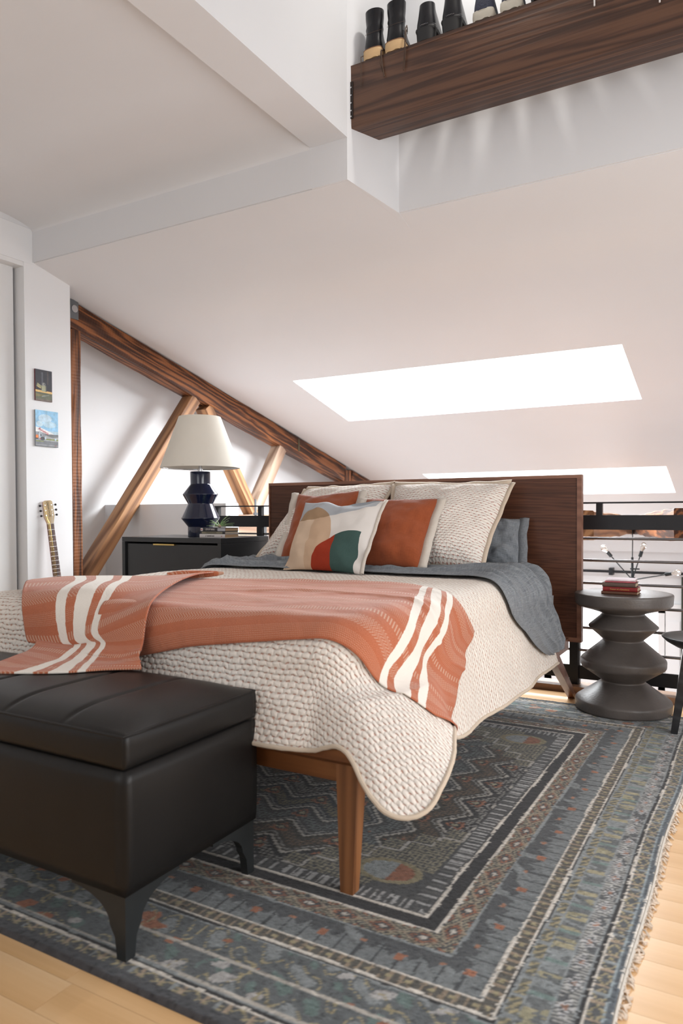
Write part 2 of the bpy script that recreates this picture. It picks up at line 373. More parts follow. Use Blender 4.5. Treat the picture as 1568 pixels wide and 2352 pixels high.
# ------------------------------------------------------------------ room shell
def room():
    XW, XR, YB = -4.379, 1.7, -2.2
    # ceiling: sloped roof with two skylight openings, one solid
    bm = bmesh.new()
    def slab(x0, x1, y0, y1, t=.12):
        v = [bm.verts.new((x, y, roofz(y)+d)) for d in (0, t) for x, y in ((x0, y0), (x1, y0), (x1, y1), (x0, y1))]
        for f in ((0,3,2,1),(4,5,6,7),(0,1,5,4),(1,2,6,5),(2,3,7,6),(3,0,4,7)): bm.faces.new([v[i] for i in f])
    YE = 12.1
    slab(-5.05, -3.69, 3.362, YE); slab(-.855, 2.5, 3.702, YE); slab(-3.69, -1.885, 3.362, 5.57); slab(-1.739, -.855, 3.702, 5.57)
    v = [bm.verts.new((x, y, roofz(y)+d)) for d in (0, .12) for x, y in ((-1.885, 3.362), (-1.872, 3.362), (-1.739, 3.702), (-1.739, 5.57), (-1.885, 5.57))]
    bm.faces.new(v[:5][::-1]); bm.faces.new(v[5:])
    for i in range(5): bm.faces.new((v[i], v[(i+1) % 5], v[5+(i+1) % 5], v[5+i]))
    slab(-3.69, -.855, 6.61, 8.52); slab(-3.69, -.855, 9.58, YE)
    struct(from_bm('ceiling', bm, CEIL))
    for n, (y0, y1) in enumerate(((5.57, 6.61), (8.52, 9.58))):
        wf = struct(empty('window_%d' % (n+1), (-2.27, y0, roofz(y0)+.12)))
        fr = bmesh.new()
        for a in ((-3.74, -3.66, y0-.05, y1+.05), (-.885, -.805, y0-.05, y1+.05), (-3.74, -.805, y0-.05, y0+.03), (-3.74, -.805, y1-.03, y1+.05)):
            x0, x1, ya, yb = a; v = [fr.verts.new((x+2.27, y-y0, (roofz(y)-roofz(y0))+d)) for d in (.06, .10) for x, y in ((x0, ya), (x1, ya), (x1, yb), (x0, yb))]
            for f in ((0,3,2,1),(4,5,6,7),(0,1,5,4),(1,2,6,5),(2,3,7,6),(3,0,4,7)): fr.faces.new([v[i] for i in f])
        from_bm('window_frame', fr, DOORP, wf)
        v = [(x+2.27, y-y0, (roofz(y)-roofz(y0))+.055) for x, y in ((-3.72, y0-.03), (-.82, y0-.03), (-.82, y1+.03), (-3.72, y1+.03))]
        me = bpy.data.meshes.new('pane'); me.from_pydata(v, [], [(0, 1, 2, 3)]); link('pane', me, emis('bright_sky_pane', (1, 1, 1), 3.0), wf)
    # header between flat ceiling and slope, with a coved top
    bm = bmesh.new(); prof = [(3.35, 2.7595), (3.35, 2.968)]
    for i in range(13):
        a = i/12*PI/2; prof.append((3.35-.42*(1-math.cos(a)), 2.968+.063*math.sin(a)))
    prof += [(2.93, 3.12), (3.47, 3.12), (3.47, 2.80)]
    for sgn in (0, 1): pass
    a = [bm.verts.new((-4.378, y, z)) for y, z in prof]; b = [bm.verts.new((-2.095, y, z)) for y, z in prof]; n = len(prof)
    bm.faces.new(a); bm.faces.new(b[::-1])
    for i in range(n): bm.faces.new((a[i], b[i], b[(i+1) % n], a[(i+1) % n]))
    struct(from_bm('trim_1', bm, CEIL, None, True))
    struct(box('trim_7', -2.095, -1.8732, 3.3505, 3.45, 2.7592, 2.986, CEIL))
    # the soffit strip and tall wall of the light well (left), one solid
    zt = 4.37
    foot = [(-2.10, YB), (-1.885, YB), (-1.873, 3.35), (-1.735, 3.69), (-1.735, 3.84), (-2.1, 3.35)]
    bot = [(x, y, 2.977 if y < 3.36 and y > -3 and not (y == 3.35 and False) else roofz(y)-.002) for x, y in foot]
    struct(hexa('wall_well_left', [(x, y, 2.977) for x, y in ((-2.10, YB), (-1.893, YB), (-1.873, 3.35), (-2.10, 3.35))], [(x, y, zt) for x, y in ((-2.10, YB), (-1.893, YB), (-1.873, 3.35), (-2.10, 3.35))], CEIL))
    ft = [(-1.8735, 3.351), (-1.735, 3.69), (-1.735, 3.84), (-1.775, 3.84), (-1.90, 3.37), (-1.90, 3.351)]
    struct(hexa('wall_well_corner', [(x, y, roofz(y)+(-.002 if x > -1.88 and x != -1.775 else .02)) for x, y in ft], [(x, y, zt) for x, y in ft], CEIL))
    struct(box('wall_well_far', -1.80, 2.5, 3.69, 3.83, roofz(3.69)+.001, zt, CEIL))
    bpy.data.objects['wall_well_far'].data.transform(Matrix.Identity(4))
    struct(box('ceiling_flat', -4.5, -2.09, YB-.1, 3.0, 3.03, 3.13, CEIL))
    struct(box('ceiling_well', -2.15, 2.5, YB-.1, 3.85, zt, zt+.1, CEIL))
    # left wall with closet opening
    bm = bmesh.new()
    add_box(bm, XW-.3, XW, 3.28, 3.664, 0, 2.745); add_box(bm, XW-.3, XW, YB, 1.2, 0, 2.745); add_box(bm, XW-.3, XW, YB, 3.664, 2.7455, 3.1)
    struct(from_bm('wall_left', bm, WALL))
    d = struct(box('door_1', XW-.13, XW-.085, 1.16, 3.256, .01, 2.73, DOORP, None, .003))
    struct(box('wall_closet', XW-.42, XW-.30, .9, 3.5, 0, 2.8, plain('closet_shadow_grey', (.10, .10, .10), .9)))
    struct(box('trim_2', XW-.11, XW-.004, 1.2, 3.28, 2.715, 2.745, DOORP))
    struct(box('trim_3', XW-.02, XW+.004, 2.6, 3.345, 2.985, 3.03, CEIL))
    struct(box('wall_truss_side', -5.08, -4.96, 3.60, 12.1, -2.8, 2.80, WALL))
    struct(box('wall_return', -5.0, XW-.3, 3.60, 3.664, 0, 2.70, WALL))
    struct(box('wall_knee', -4.96, -3.62, 4.50, 4.66, -.3, 1.090, WALL, None, .004))
    struct(box('wall_far', -5.0, 2.5, 12.0, 12.12, -2.8, .75, WALL))
    struct(box('floor_lower', -5.0, 2.5, 4.5, 12.1, -2.9, -2.8, TRIMW))
    struct(box('wall_right', 1.7, 1.8, YB, 3.7, 0, 4.5, WALL)); struct(box('wall_right_far', 1.7, 1.8, 3.7, 12.1, -2.8, 2.7, WALL))
    struct(box('wall_back', -4.7, 2.5, YB-.1, YB, 0, 4.5, WALL))
    struct(box('wall_below_loft', -5.0, 2.5, 4.36, 4.42, -2.8, -.03, WALL))
    # floor slab with loose planks laid on it where they can be told apart
    fl = struct(box('floor', -5.0, 2.5, YB, 4.36, -.12, -.014, FLOORW))
    rnd = random.Random(3); protos = {}
    y = .0635; row = 0
    while y < 4.13:
        x = -2.3+rnd.random()*1.0 - 1.2
        while x < 1.5:
            L = rnd.choice((1.2, 1.5, 1.8))
            xe = min(x+L, 1.68)
            vis = (y < 1.25 and xe > -2.6) or xe > -.35 or y > 3.8
            if vis:
                k = round(xe-x, 2)
                if k not in protos:
                    bm = bmesh.new(); add_box(bm, 0, k-.0012, 0, .0985, -.014, 0)
                    o = from_bm('floor_plank', bm, FLOORW, fl, True, .0012, 1); protos[k] = o
                else:
                    o = protos[k].copy(); COL.objects.link(o)
                o.location = (x, y, 0)
            x = xe
        y += .0995; row += 1
    struct(box('trim_4', -3.5, 1.7, 4.16, 4.30, -.014, .034, TRIMW, None, .003))
    # far wall features
    wf = struct(empty('window_3', (-2.9, 11.97, -1.1)))
    bm = bmesh.new()
    for x0, x1 in ((-1.70, -1.62), (-.12, 0.0), (1.60, 1.70), (.75, .80)): add_box(bm, x0, x1, -.03, .03, -.62, .62)
    add_box(bm, -1.7, 1.7, -.03, .03, .56, .64); add_box(bm, -1.7, 1.7, -.03, .03, -.64, -.56)
    from_bm('window_frame', bm, DOORP, wf)
    for x0, x1 in ((-1.62, -.12), (0, .75), (.80, 1.60)):
        o = box('pane', x0, x1, -.005, .005, -.56, .56, bpy.data.materials.get('far_window_light') or emis('far_window_light', (1, 1, 1), 2.6), wf)
    dd = struct(empty('door_2', (-1.08, 11.97, -1.4)))
    box('door_panel', -.13, .13, -.03, .02, -1.4, 1.0, DOORP, dd, .004); box('door_inset', -.08, .08, -.045, -.028, -.4, .75, WALL, dd, .003)
    struct(box('trim_5', -4.6, 2.4, 11.90, 12.0, .385, .75, WALL))
    struct(box('trim_6', -.98, -.90, 11.9, 11.99, -2.8, .02, plain('dark_olive_paint', (.03, .03, .02), .6)))
    r = thing('curtain_rod', 'long black curtain rod across the far wall below the loft railing', 'curtain rod', (-2, 11.86, .072))
    tube('rod', [(-2.6, 0, 0), (2.9, 0, 0)], .022, BLACKMET, r, 12)
    for x in (.03, -1.9, 1.9):
        box('bracket', x-.03, x+.03, -.03, .12, -.055, .055, BLACKMET, r, .004)
    # curtain folds at far left of the window
    cr = NT('grey_curtain'); CUR = cr.fin((.22, .19, .19), .9)
    P = []; zz = [-2.6, 0.0]
    for z in zz: P.append([(-4.3+i*.02, 11.80+.04*math.sin(i*.75)+.01*math.sin(i*2.1), z) for i in range(64)])
    c = grid('curtain', P, CUR, None, thick=.004); tag(c, 'dark grey pleated curtain hanging at the far wall beneath the bed corner', 'curtain')
room()

# ------------------------------------------------------------------ roof truss on the left wall
def truss():
    X = -4.605; T = .14
    t = thing('roof_truss', 'dark rough sawn timber truss against the left wall below the sloped ceiling', 'truss', (X, 3.84, 0))
    def w(a): return (X, a[0], a[1])
    h = .20
    beam('rafter', w((3.72, roofz(3.72)-h/2-.012)), w((8.02, roofz(8.02)-h/2-.012)), T, h, TIMBER, t, rough=.008, seg=60)
    beam('rafter', w((8.20, roofz(8.2)-h/2-.012)), w((11.8, roofz(11.8)-h/2-.012)), T, h, TIMBER, t, rough=.006)
    beam('post', w((3.845, 0.0)), w((3.845, roofz(3.845)-h-.02)), T*.98, .093, TIMBER, t, up=(0, 1, 0), rough=.006, seg=40)
    beam('post', w((8.09, 1.0)), w((8.09, roofz(8.09)-.05)), T*1.15, .16, TIMBER, t, up=(0, 1, 0), rough=.006)
    beam('strut', w((3.93, .47)), w((5.23, roofz(5.23)-h-.02)), T*.95, .115, TIMBER_G if False else TIMBER_L, t, rough=.004, seg=40)
    beam('strut', w((5.40, roofz(5.40)-h-.03)), w((6.15, 1.0)), T*.9, .115, TIMBER_L, t, rough=.004)
    beam('strut', w((6.66, roofz(6.66)-h-.02)), w((6.16, 1.02)), T*.9, .12, TIMBER_G, t, rough=.005)
    beam('tie_beam', w((5.6, .885)), w((11.8, .885)), T*1.3, .22, TIMBER_G, t, rough=.008)
    box('hanger_plate', X+T/2-.004-X, X+T/2+.004-X, -.05, .03, 2.50, 2.645, GREYMET, t, .002)
    bm = bmesh.new(); add_tube(bm, [(T/2+.004, -.012, 2.575), (T/2+.014, -.012, 2.575)], .028, 20)
    from_bm('hanger_ring', bm, CHROME, t, True)
    yb = 6.95
    box('metal_strap', T/2-.002, T/2+.006, yb-3.84-.014, yb-3.84+.014, roofz(yb)-.17, roofz(yb)-.03, plain('tarnished_strap', (.12, .10, .06), .6, .6), t, .001)
    b = thing('threaded_rod', 'short grey threaded steel rod with nut rising behind the loft railing', 'bolt', (-4.28, 5.78, .96))
    tube('rod', [(0, 0, 0), (0, 0, .185)], .012, GREYMET, b, 12)
    tube('nut', [(0, 0, .03), (0, 0, .055)], .024, GREYMET, b, 6)
    tube('washer', [(0, 0, .0), (0, 0, .01)], .03, GREYMET, b, 16)
    tie = beam('timber_beam', (-.99, 4.9, .925), (-1.30, 9.4, .84), .14, .19, TIMBER_L, None, rough=.01)
    tag(tie, 'left one of two brown timbers converging beyond the loft railing', 'beam')
    tie = beam('timber_beam', (-.36, 4.7, .935), (-1.29, 9.4, .84), .14, .20, TIMBER, None, rough=.01)
    tag(tie, 'right one of two brown timbers converging beyond the loft railing', 'beam')
truss()

# ------------------------------------------------------------------ loft beam carrying the shoes
def loft_beam():
    t = thing('loft_beam', 'dark stained wooden box beam crossing the top right with shoes on it', 'beam', (-1.872, 3.376, 3.03))
    L = 4.25
    b = beam('board', (-1.872, 3.395, 3.19), (1.69, 3.395, 3.19), .036, .315, LOFTBEAM, t, rough=.0006, seg=40)
    b = beam('soffit_board', (-1.872, 3.468, 3.045), (1.69, 3.468, 3.045), .18, .03, LOFTBEAM, t, rough=.0006, seg=40)
    b = beam('back_board', (-1.872, 3.548, 3.19), (1.69, 3.548, 3.19), .02, .31, LOFTBEAM, t, rough=.0006, seg=8)
    b = beam('top_board', (-1.872, 3.466, 3.345), (1.69, 3.466, 3.345), .18, .022, LOFTBEAM, t, rough=.0006, seg=40)
    box('end_strap', 0.002, .022, -.004, .006, .05, .24, plain('blackened_iron', (.03, .022, .02), .4, .5, .4, 60, .6, 120), t, .002)
    for z in (.06, .09, .13, .17, .21):
        tube('nail', [(.012, -.006, z), (.012, .0, z)], .004, CHROME, t, 8)
loft_beam()

def adopt(parent, *kids):
    for k in kids:
        k.parent = parent; k.matrix_local = parent_inv(parent) @ k.matrix_basis
    return kids[0]

# ------------------------------------------------------------------ bed
XLm, XRm, YFm, ZT = -2.74, -.92, 1.70, .70
RHO, RE = .15, .11
def sst(x, a, b):
    t = max(0., min(1., (x-a)/(b-a))); return t*t*(3-2*t)
def drape(a, b, off=0.0):
    """flat cloth point (a,b) -> where it hangs over the mattress"""
    cx = min(max(a, XLm+RHO), XRm-RHO); cy = max(b, YFm+RHO)
    dx = a-cx; dy = b-cy; d = math.hypot(dx, dy)
    if d < 1e-9: return (a, b, ZT+off)
    nx, ny = dx/d, dy/d; fl = RHO-RE; s = max(0., d-fl); th = math.atan2(-dy, abs(dx)); right = dx > 0
    ph = min(s/RE, PI/2); out = RE*math.sin(ph); dn = RE*(1-math.cos(ph)); rem = max(0., s-RE*PI/2)
    if right or dx == 0:
        pl = 1-sst(th, .75, 1.5) if dy < 0 else math.exp(-((b-YFm-RHO)/.20)**2)
        flare = .22+.49*pl
        if dy < 0: flare += .05*math.sin(th*5)*sst(rem, 0, .2)
    else:
        flare = .12+(.3*math.sin(2*th) if dy < 0 else 0)
    flare = min(flare, .80); cr = min(1, rem/.1)
    dn += rem*math.sqrt(1-(flare*cr)**2); out += rem*flare*cr; r = min(d, fl)+out
    N = (nx, ny, .3*cr) if rem > 0 else (nx*math.sin(ph), ny*math.sin(ph), math.cos(ph))
    return (cx+nx*r+N[0]*off, cy+ny*r+N[1]*off, ZT-dn+N[2]*off)
def top_lump(x, y):
    return .010*noise.noise(Vector((x*1.6, y*1.6, 0)))+.004*noise.noise(Vector((x*6, y*6, 3)))
def on_bed(a, b, off=0.0, lump=True):
    x, y, z = drape(a, b, off)
    k = sst(z, ZT-.15, ZT)
    z += (.006+top_lump(a, b))*k if lump else 0
    # soft vertical folds on the hanging parts
    if z < ZT-.05:
        fall = sst(ZT-z, .05, .3)
        if b < YFm+.05 and a < XRm-.02:
            y -= sst(XRm-.02-a, 0, .2)*fall*(.012*(1+math.sin(a*9.0+1.0))+.006*math.sin(a*21))
        elif a > XRm:
            x += fall*(.010*(1+math.sin(b*7.0))+.004*math.sin(b*17))
    return (x, y, z)

def bed():
    t = thing('bed', 'low walnut and teak toned king bed frame with flat panel headboard and tapered legs', 'bed', (-1.80, 2.8, .012))
    K = []
    # headboard: recessed veneer panel in a mitred edge frame
    hx0, hx1, hz0, hz1, y0, y1 = -2.802, -.800, .325, 1.209, 3.93, 3.972
    K.append(box('headboard_panel', hx0+.012, hx1-.012, y0+.006, y1-.004, hz0+.012, hz1-.012, WALNUT))
    fw = .024
    def strip(nm, q):
        a = [(x, y0, z) for x, z in q]; b = [(x, y1, z) for x, z in q]
        o = hexa(nm, a, b, WALNUT_E, None, .0015); K.append(o)
    strip('headboard_edge', ((hx0, hz1), (hx1, hz1), (hx1-fw, hz1-fw*.75), (hx0+fw*.4, hz1-fw*.75)))
    strip('headboard_edge', ((hx1, hz1), (hx1, hz0), (hx1-fw, hz0+fw), (hx1-fw, hz1-fw*.75)))
    strip('headboard_edge', ((hx1, hz0), (hx0, hz0), (hx0+fw*.4, hz0+fw), (hx1-fw, hz0+fw)))
    strip('headboard_edge', ((hx0, hz0), (hx0, hz1), (hx0+fw*.4, hz1-fw*.75), (hx0+fw*.4, hz0+fw)))
    # foot rail with a chamfered lower edge and side rails
    pr = [(1.648, .391), (1.73, .391), (1.73, .345), (1.672, .345), (1.648, .362)]
    a = [(-2.73, y, z) for y, z in pr]; b = [(-.872, y, z) for y, z in pr]
    K.append(hexa('foot_rail', a, b, TEAK, None, .003))
    K.append(box('under_rail', -2.66, -.95, 1.70, 1.735, .285, .345, TEAK, None, .003))
    for x0, x1 in ((-2.73, -2.69), (-.905, -.865)):
        K.append(box('side_rail', x0, x1, 1.72, 3.93, .285, .345, WALNUT_E if x0 > -2 else TEAK, None, .003))
    for i in range(12):
        K.append(box('slat', -2.69, -.905, 1.80+i*.18, 1.88+i*.18, .345, .362, TEAK, None, .002))
    # legs
    def leg(top, bot, wt, wb, mat):
        (x0, y0_, z0_), (x1, y1_, z1_) = top, bot
        B = [(x1+sx*wb[0], y1_+sy*wb[1], z1_) for sx, sy in ((-1, -1), (1, -1), (1, 1), (-1, 1))]
        T = [(x0+sx*wt[0], y0_+sy*wt[1], z0_) for sx, sy in ((-1, -1), (1, -1), (1, 1), (-1, 1))]
        K.append(hexa('leg', B, T, mat, None, .004))
    leg((-.945, 1.700, .345), (-.935, 1.668, .012), (.033, .028), (.019, .017), TEAK_Z)
    leg((-2.66, 1.700, .345), (-2.67, 1.668, .012), (.033, .028), (.019, .017), TEAK_Z)
    leg((-.888, 3.66, .30), (-.872, 4.055, 0.0), (.020, .062), (.018, .026), WALNUT_Z)
    leg((-2.71, 3.66, .30), (-2.73, 4.055, 0.0), (.020, .062), (.018, .026), WALNUT_Z)
    adopt(t, *K)
    # mattress in grey fitted sheet
    bm = bmesh.new(); add_box(bm, -2.68, -.970, 1.79, 3.915, .362, .674)
    for yy in (2.2, 2.7, 3.2, 3.35, 3.5, 3.6, 3.7, 3.8): bmesh.ops.bisect_plane(bm, geom=bm.verts[:]+bm.edges[:]+bm.faces[:], plane_co=(0, yy, 0), plane_no=(0, 1, 0))
    m = from_bm('mattress', bm, GREYSHEET, None, True, .10, 8)
    bm = bmesh.new(); bm.from_mesh(m.data)
    for v in bm.verts:
        k = sst(v.co.x, -1.6, -.95)*math.sin(max(0, min(1, (v.co.z-.36)/.33))*PI)
        v.co.x += .060*k*sst(v.co.y, 3.25, 3.6); v.co.z += .016*sst(v.co.y, 3.3, 3.6)*sst(v.co.z, .5, .67)
    bm.to_mesh(m.data); bm.free()
    uvl = m.data.uv_layers.new(name='UVMap')
    for l in m.data.loops:
        c = m.data.vertices[l.vertex_index].co; uvl.data[l.index].uv = (c.x+c.z, c.y+c.z*.5)
    tag(m, 'thick mattress in a grey fitted sheet, bare at the corner beside the headboard', 'mattress')
    # quilt
    a0, a1, b0, b1 = XLm-.40, XRm+.385, YFm-.285, 3.64; n, mrows = 250, 210; P = []; UV = []
    R = .13
    def hem(a, b):
        # rounded corners of the quilt
        for sx, cx in ((1, a1-R), (-1, a0+R)):
            if (a-cx)*sx > 0 and b < b0+R:
                dx, dy = (a-cx)/R, (b-(b0+R))/R; l = math.hypot(dx, dy); m_ = max(abs(dx), abs(dy))
                if l > 1e-6: a = cx+dx*m_/l*R; b = b0+R+dy*m_/l*R
        return a, b
    for i in range(mrows+1):
        row = []; ur = []
        for j in range(n+1):
            a = a0+(a1-a0)*j/n; b = b0+(b1-b0)*i/mrows
            a, b = hem(a, b)
            if b < YFm: b = YFm-(YFm-b)*(1-.24*math.exp(-((a+.84)/.11)**2))
            if a > XRm: a = XRm+(a-XRm)*(1-.23*math.exp(-((b-1.97)/.17)**2))
            bb = b + .05*sst(b, 2.6, 3.5)*math.sin(a*3)
            x, y, z = on_bed(a, bb, .004)
            q = noise.noise_vector(Vector((a*38, b*52, 1)))*.0016
            row.append((x+q.x, y+q.y, z+q.z)); ur.append((a, b))
        P.append(row); UV.append(ur)
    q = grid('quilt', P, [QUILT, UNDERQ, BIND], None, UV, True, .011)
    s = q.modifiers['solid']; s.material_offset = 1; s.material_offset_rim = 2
    tag(q, 'puffy cream kantha quilt with small rust stitches hanging over the bed foot', 'quilt')
    # bound edge along the hem
    edge = [P[i][-1] for i in range(mrows, -1, -2)]+[P[0][j] for j in range(n, -1, -2)]
    bd = tube('binding', edge, .0065, BIND, None, 8); bd.parent = q
    # turned back corner of the quilt near the headboard
    return t
bed()

def linen_sheet():
    # flat sheet folded over the top of the quilt; b limits vary along a
    A = [-3.02, -2.7, -2.3, -1.9, -1.5, -1.15, -1.0, -.90, -.80, -.71, -.63, -.60]
    F = [3.12, 3.14, 3.2, 3.19, 3.17, 3.12, 3.02, 2.98, 3.06, 3.18, 3.32, 3.40]
    Bk = [3.66, 3.7, 3.74, 3.76, 3.76, 3.74, 3.72, 3.70, 3.69, 3.69, 3.68, 3.62]
    P = []; UV = []; n = 200; m = 130
    for i in range(m+1):
        r = []; u = []
        for j in range(n+1):
            t = j/n; a, = crom([[v] for v in A], t); f, = crom([[v] for v in F], t); k, = crom([[v] for v in Bk], t)
            s = i/m; b = f+(k-f)*s
            side = sst(a, -1.05, -.9)
            wr = .009*math.sin(s*26+a*1.5+2.5*noise.noise(Vector((a*1.3, s*2, 0))))+.009*math.sin(s*12-a*2.2)+.012*noise.noise(Vector((a*4, s*9, 5)))+.006*noise.noise(Vector((a*9, s*34, 2)))
            if i < 3: wr *= .3
            wr *= (.75+.5*side)
            cr = 1-abs(math.sin(s*13+a*1.9+1.6*noise.noise(Vector((a*1.2, s*1.5, 9))))); cr2 = 1-abs(math.sin(s*24-a*1.3+2*noise.noise(Vector((a*2.0, s*2, 4)))))
            wr = wr*.45+(.042*cr**4+.024*cr2**5)*(.7+.6*noise.noise(Vector((a*2.5, s*2, 8))))*min(1, i/6)
            x, y, z = on_bed(a, b, .024+wr+.004*math.sin(s*PI)-.014*sst(b, 3.45, 3.72))
            r.append((x, y, z)); u.append((a, b))
        P.append(r); UV.append(u)
    o = grid('sheet', P, GREYLIN, None, UV, True, .003)
    tag(o, 'crumpled blue grey linen sheet folded over the quilt in front of the pillows', 'sheet')
linen_sheet()

def throw():
    # main part: from the end hanging over the right side of the bed to the folded left part
    Ls = [0, .09, .19, .41, .66, .93, 1.22, 1.5, 1.72]
    Bk = [(-.84, 2.575), (-.90, 2.525), (-.99, 2.545), (-1.17, 2.68), (-1.42, 2.72), (-1.66, 2.68), (-1.92, 2.60), (-2.18, 2.53), (-2.30, 2.46)]
    Fr = [(-.59, 2.06), (-.64, 1.90), (-.70, 1.82), (-.84, 1.75), (-1.03, 1.71), (-1.25, 1.685), (-1.50, 1.655), (-1.70, 1.61), (-1.86, 1.58)]
    P = []; UV = []; n = 200; m = 110
    for i in range(m+1):
        r = []; u = []
        for j in range(n+1):
            t = j/n; b_ = crom(Bk, t); f_ = crom(Fr, t); L, = crom([[v] for v in Ls], t); s = i/m
            a = b_[0]+(f_[0]-b_[0])*s; b = b_[1]+(f_[1]-b_[1])*s
            wr = .004*math.sin(s*19+L*2+2.5*noise.noise(Vector((a*1.5, b*1.5, 2))))+.005*noise.noise(Vector((a*3, b*9, 7)))+.003*noise.noise(Vector((a*9, b*14, 1)))
            wr = wr*(1-.0) + .006*math.exp(-((s-.42-.05*math.sin(L*5))/.018)**2)
            wr *= 1-.8*sst(L, 1.1, 1.4); r.append(on_bed(a, b, .016+wr)); u.append((L, s*1.02))
        P.append(r); UV.append(u)
    main = grid('throw_blanket', P, THROW, None, UV, True, .004)
    tag(main, 'terracotta woven throw with cream stripes lying across the foot of the bed', 'blanket')
    # folded end: lies over the main part, falls over the bed foot and rests on the ottoman
    def ob(a, b, o=.036): return on_bed(a, b, o)
    rows = [
        [ob(-2.66, 2.02), ob(-2.60, 2.14), ob(-2.48, 2.26), ob(-2.33, 2.42, .026), ob(-2.16, 2.60, .036)],
        [ob(-2.50, 1.86), ob(-2.38, 1.96), ob(-2.26, 2.05), ob(-2.14, 2.18, .030), ob(-2.06, 2.36, .045)],
        [ob(-2.30, 1.715), ob(-2.17, 1.74), ob(-2.05, 1.80), ob(-1.95, 1.93, .032), ob(-1.90, 2.05, .042)],
        [ob(-2.22, 1.62), ob(-2.06, 1.63), ob(-1.94, 1.655), ob(-1.80, 1.70, .034), ob(-1.70, 1.75, .042)],
        [(-2.15, 1.645, .575), (-2.00, 1.645, .575), (-1.875, 1.645, .59), (-1.75, 1.645, .60), (-1.655, 1.645, .615)],
        [(-2.10, 1.57, .557), (-1.97, 1.56, .556), (-1.85, 1.56, .556), (-1.73, 1.575, .560), (-1.625, 1.595, .580)],
        [(-2.05, 1.47, .556), (-1.93, 1.46, .556), (-1.80, 1.48, .556), (-1.69, 1.53, .560), (-1.595, 1.578, .562)],
        [(-2.00, 1.30, .553), (-1.90, 1.33, .5535), (-1.745, 1.41, .556), (-1.66, 1.50, .556), (-1.575, 1.560, .556)]]
    Lk = [0.02, .16, .30, .50, .66]
    P = []; UV = []; n = 110; m = 130
    for i in range(m+1):
        r = []; u = []; t = i/m
        ctl = [crom([rw[k] for rw in rows], t) for k in range(5)]
        for j in range(n+1):
            s = j/n; p = Vector(crom(ctl, s)); L, = crom([[v] for v in Lk], s)
            wv = .007*math.sin(s*7+t*5)*sst(t, .3, .6)*(1-sst(t, .8, 1))+.003*noise.noise(p*7)
            p.z += abs(wv)*.6 if p.y < 1.62 else wv*.3; p.y -= wv if p.z > .57 and p.y < 1.75 else 0
            r.append(tuple(p)); u.append((L+.05*math.sin(t*6)*sst(t, .2, .5)*.5, t*1.05+.1))
        P.append(r); UV.append(u)
    f = grid('folded_end', P, THROW, main, UV, True, .006)
    # rolled fold at the back corner
    pts = [on_bed(-2.30+.14*k/8*1.2, 2.44+.19*k/8, .032) for k in range(9)]
    rl = tube('rolled_fold', pts, [.012, .017, .019, .019, .018, .017, .015, .012, .006], THROW, None, 12)
    uvl = rl.data.uv_layers.new(name='UVMap')
    for l in rl.data.loops:
        c = rl.data.vertices[l.vertex_index].co; uvl.data[l.index].uv = (.6+c.x*.2, c.y)
    rl.parent = main
throw()

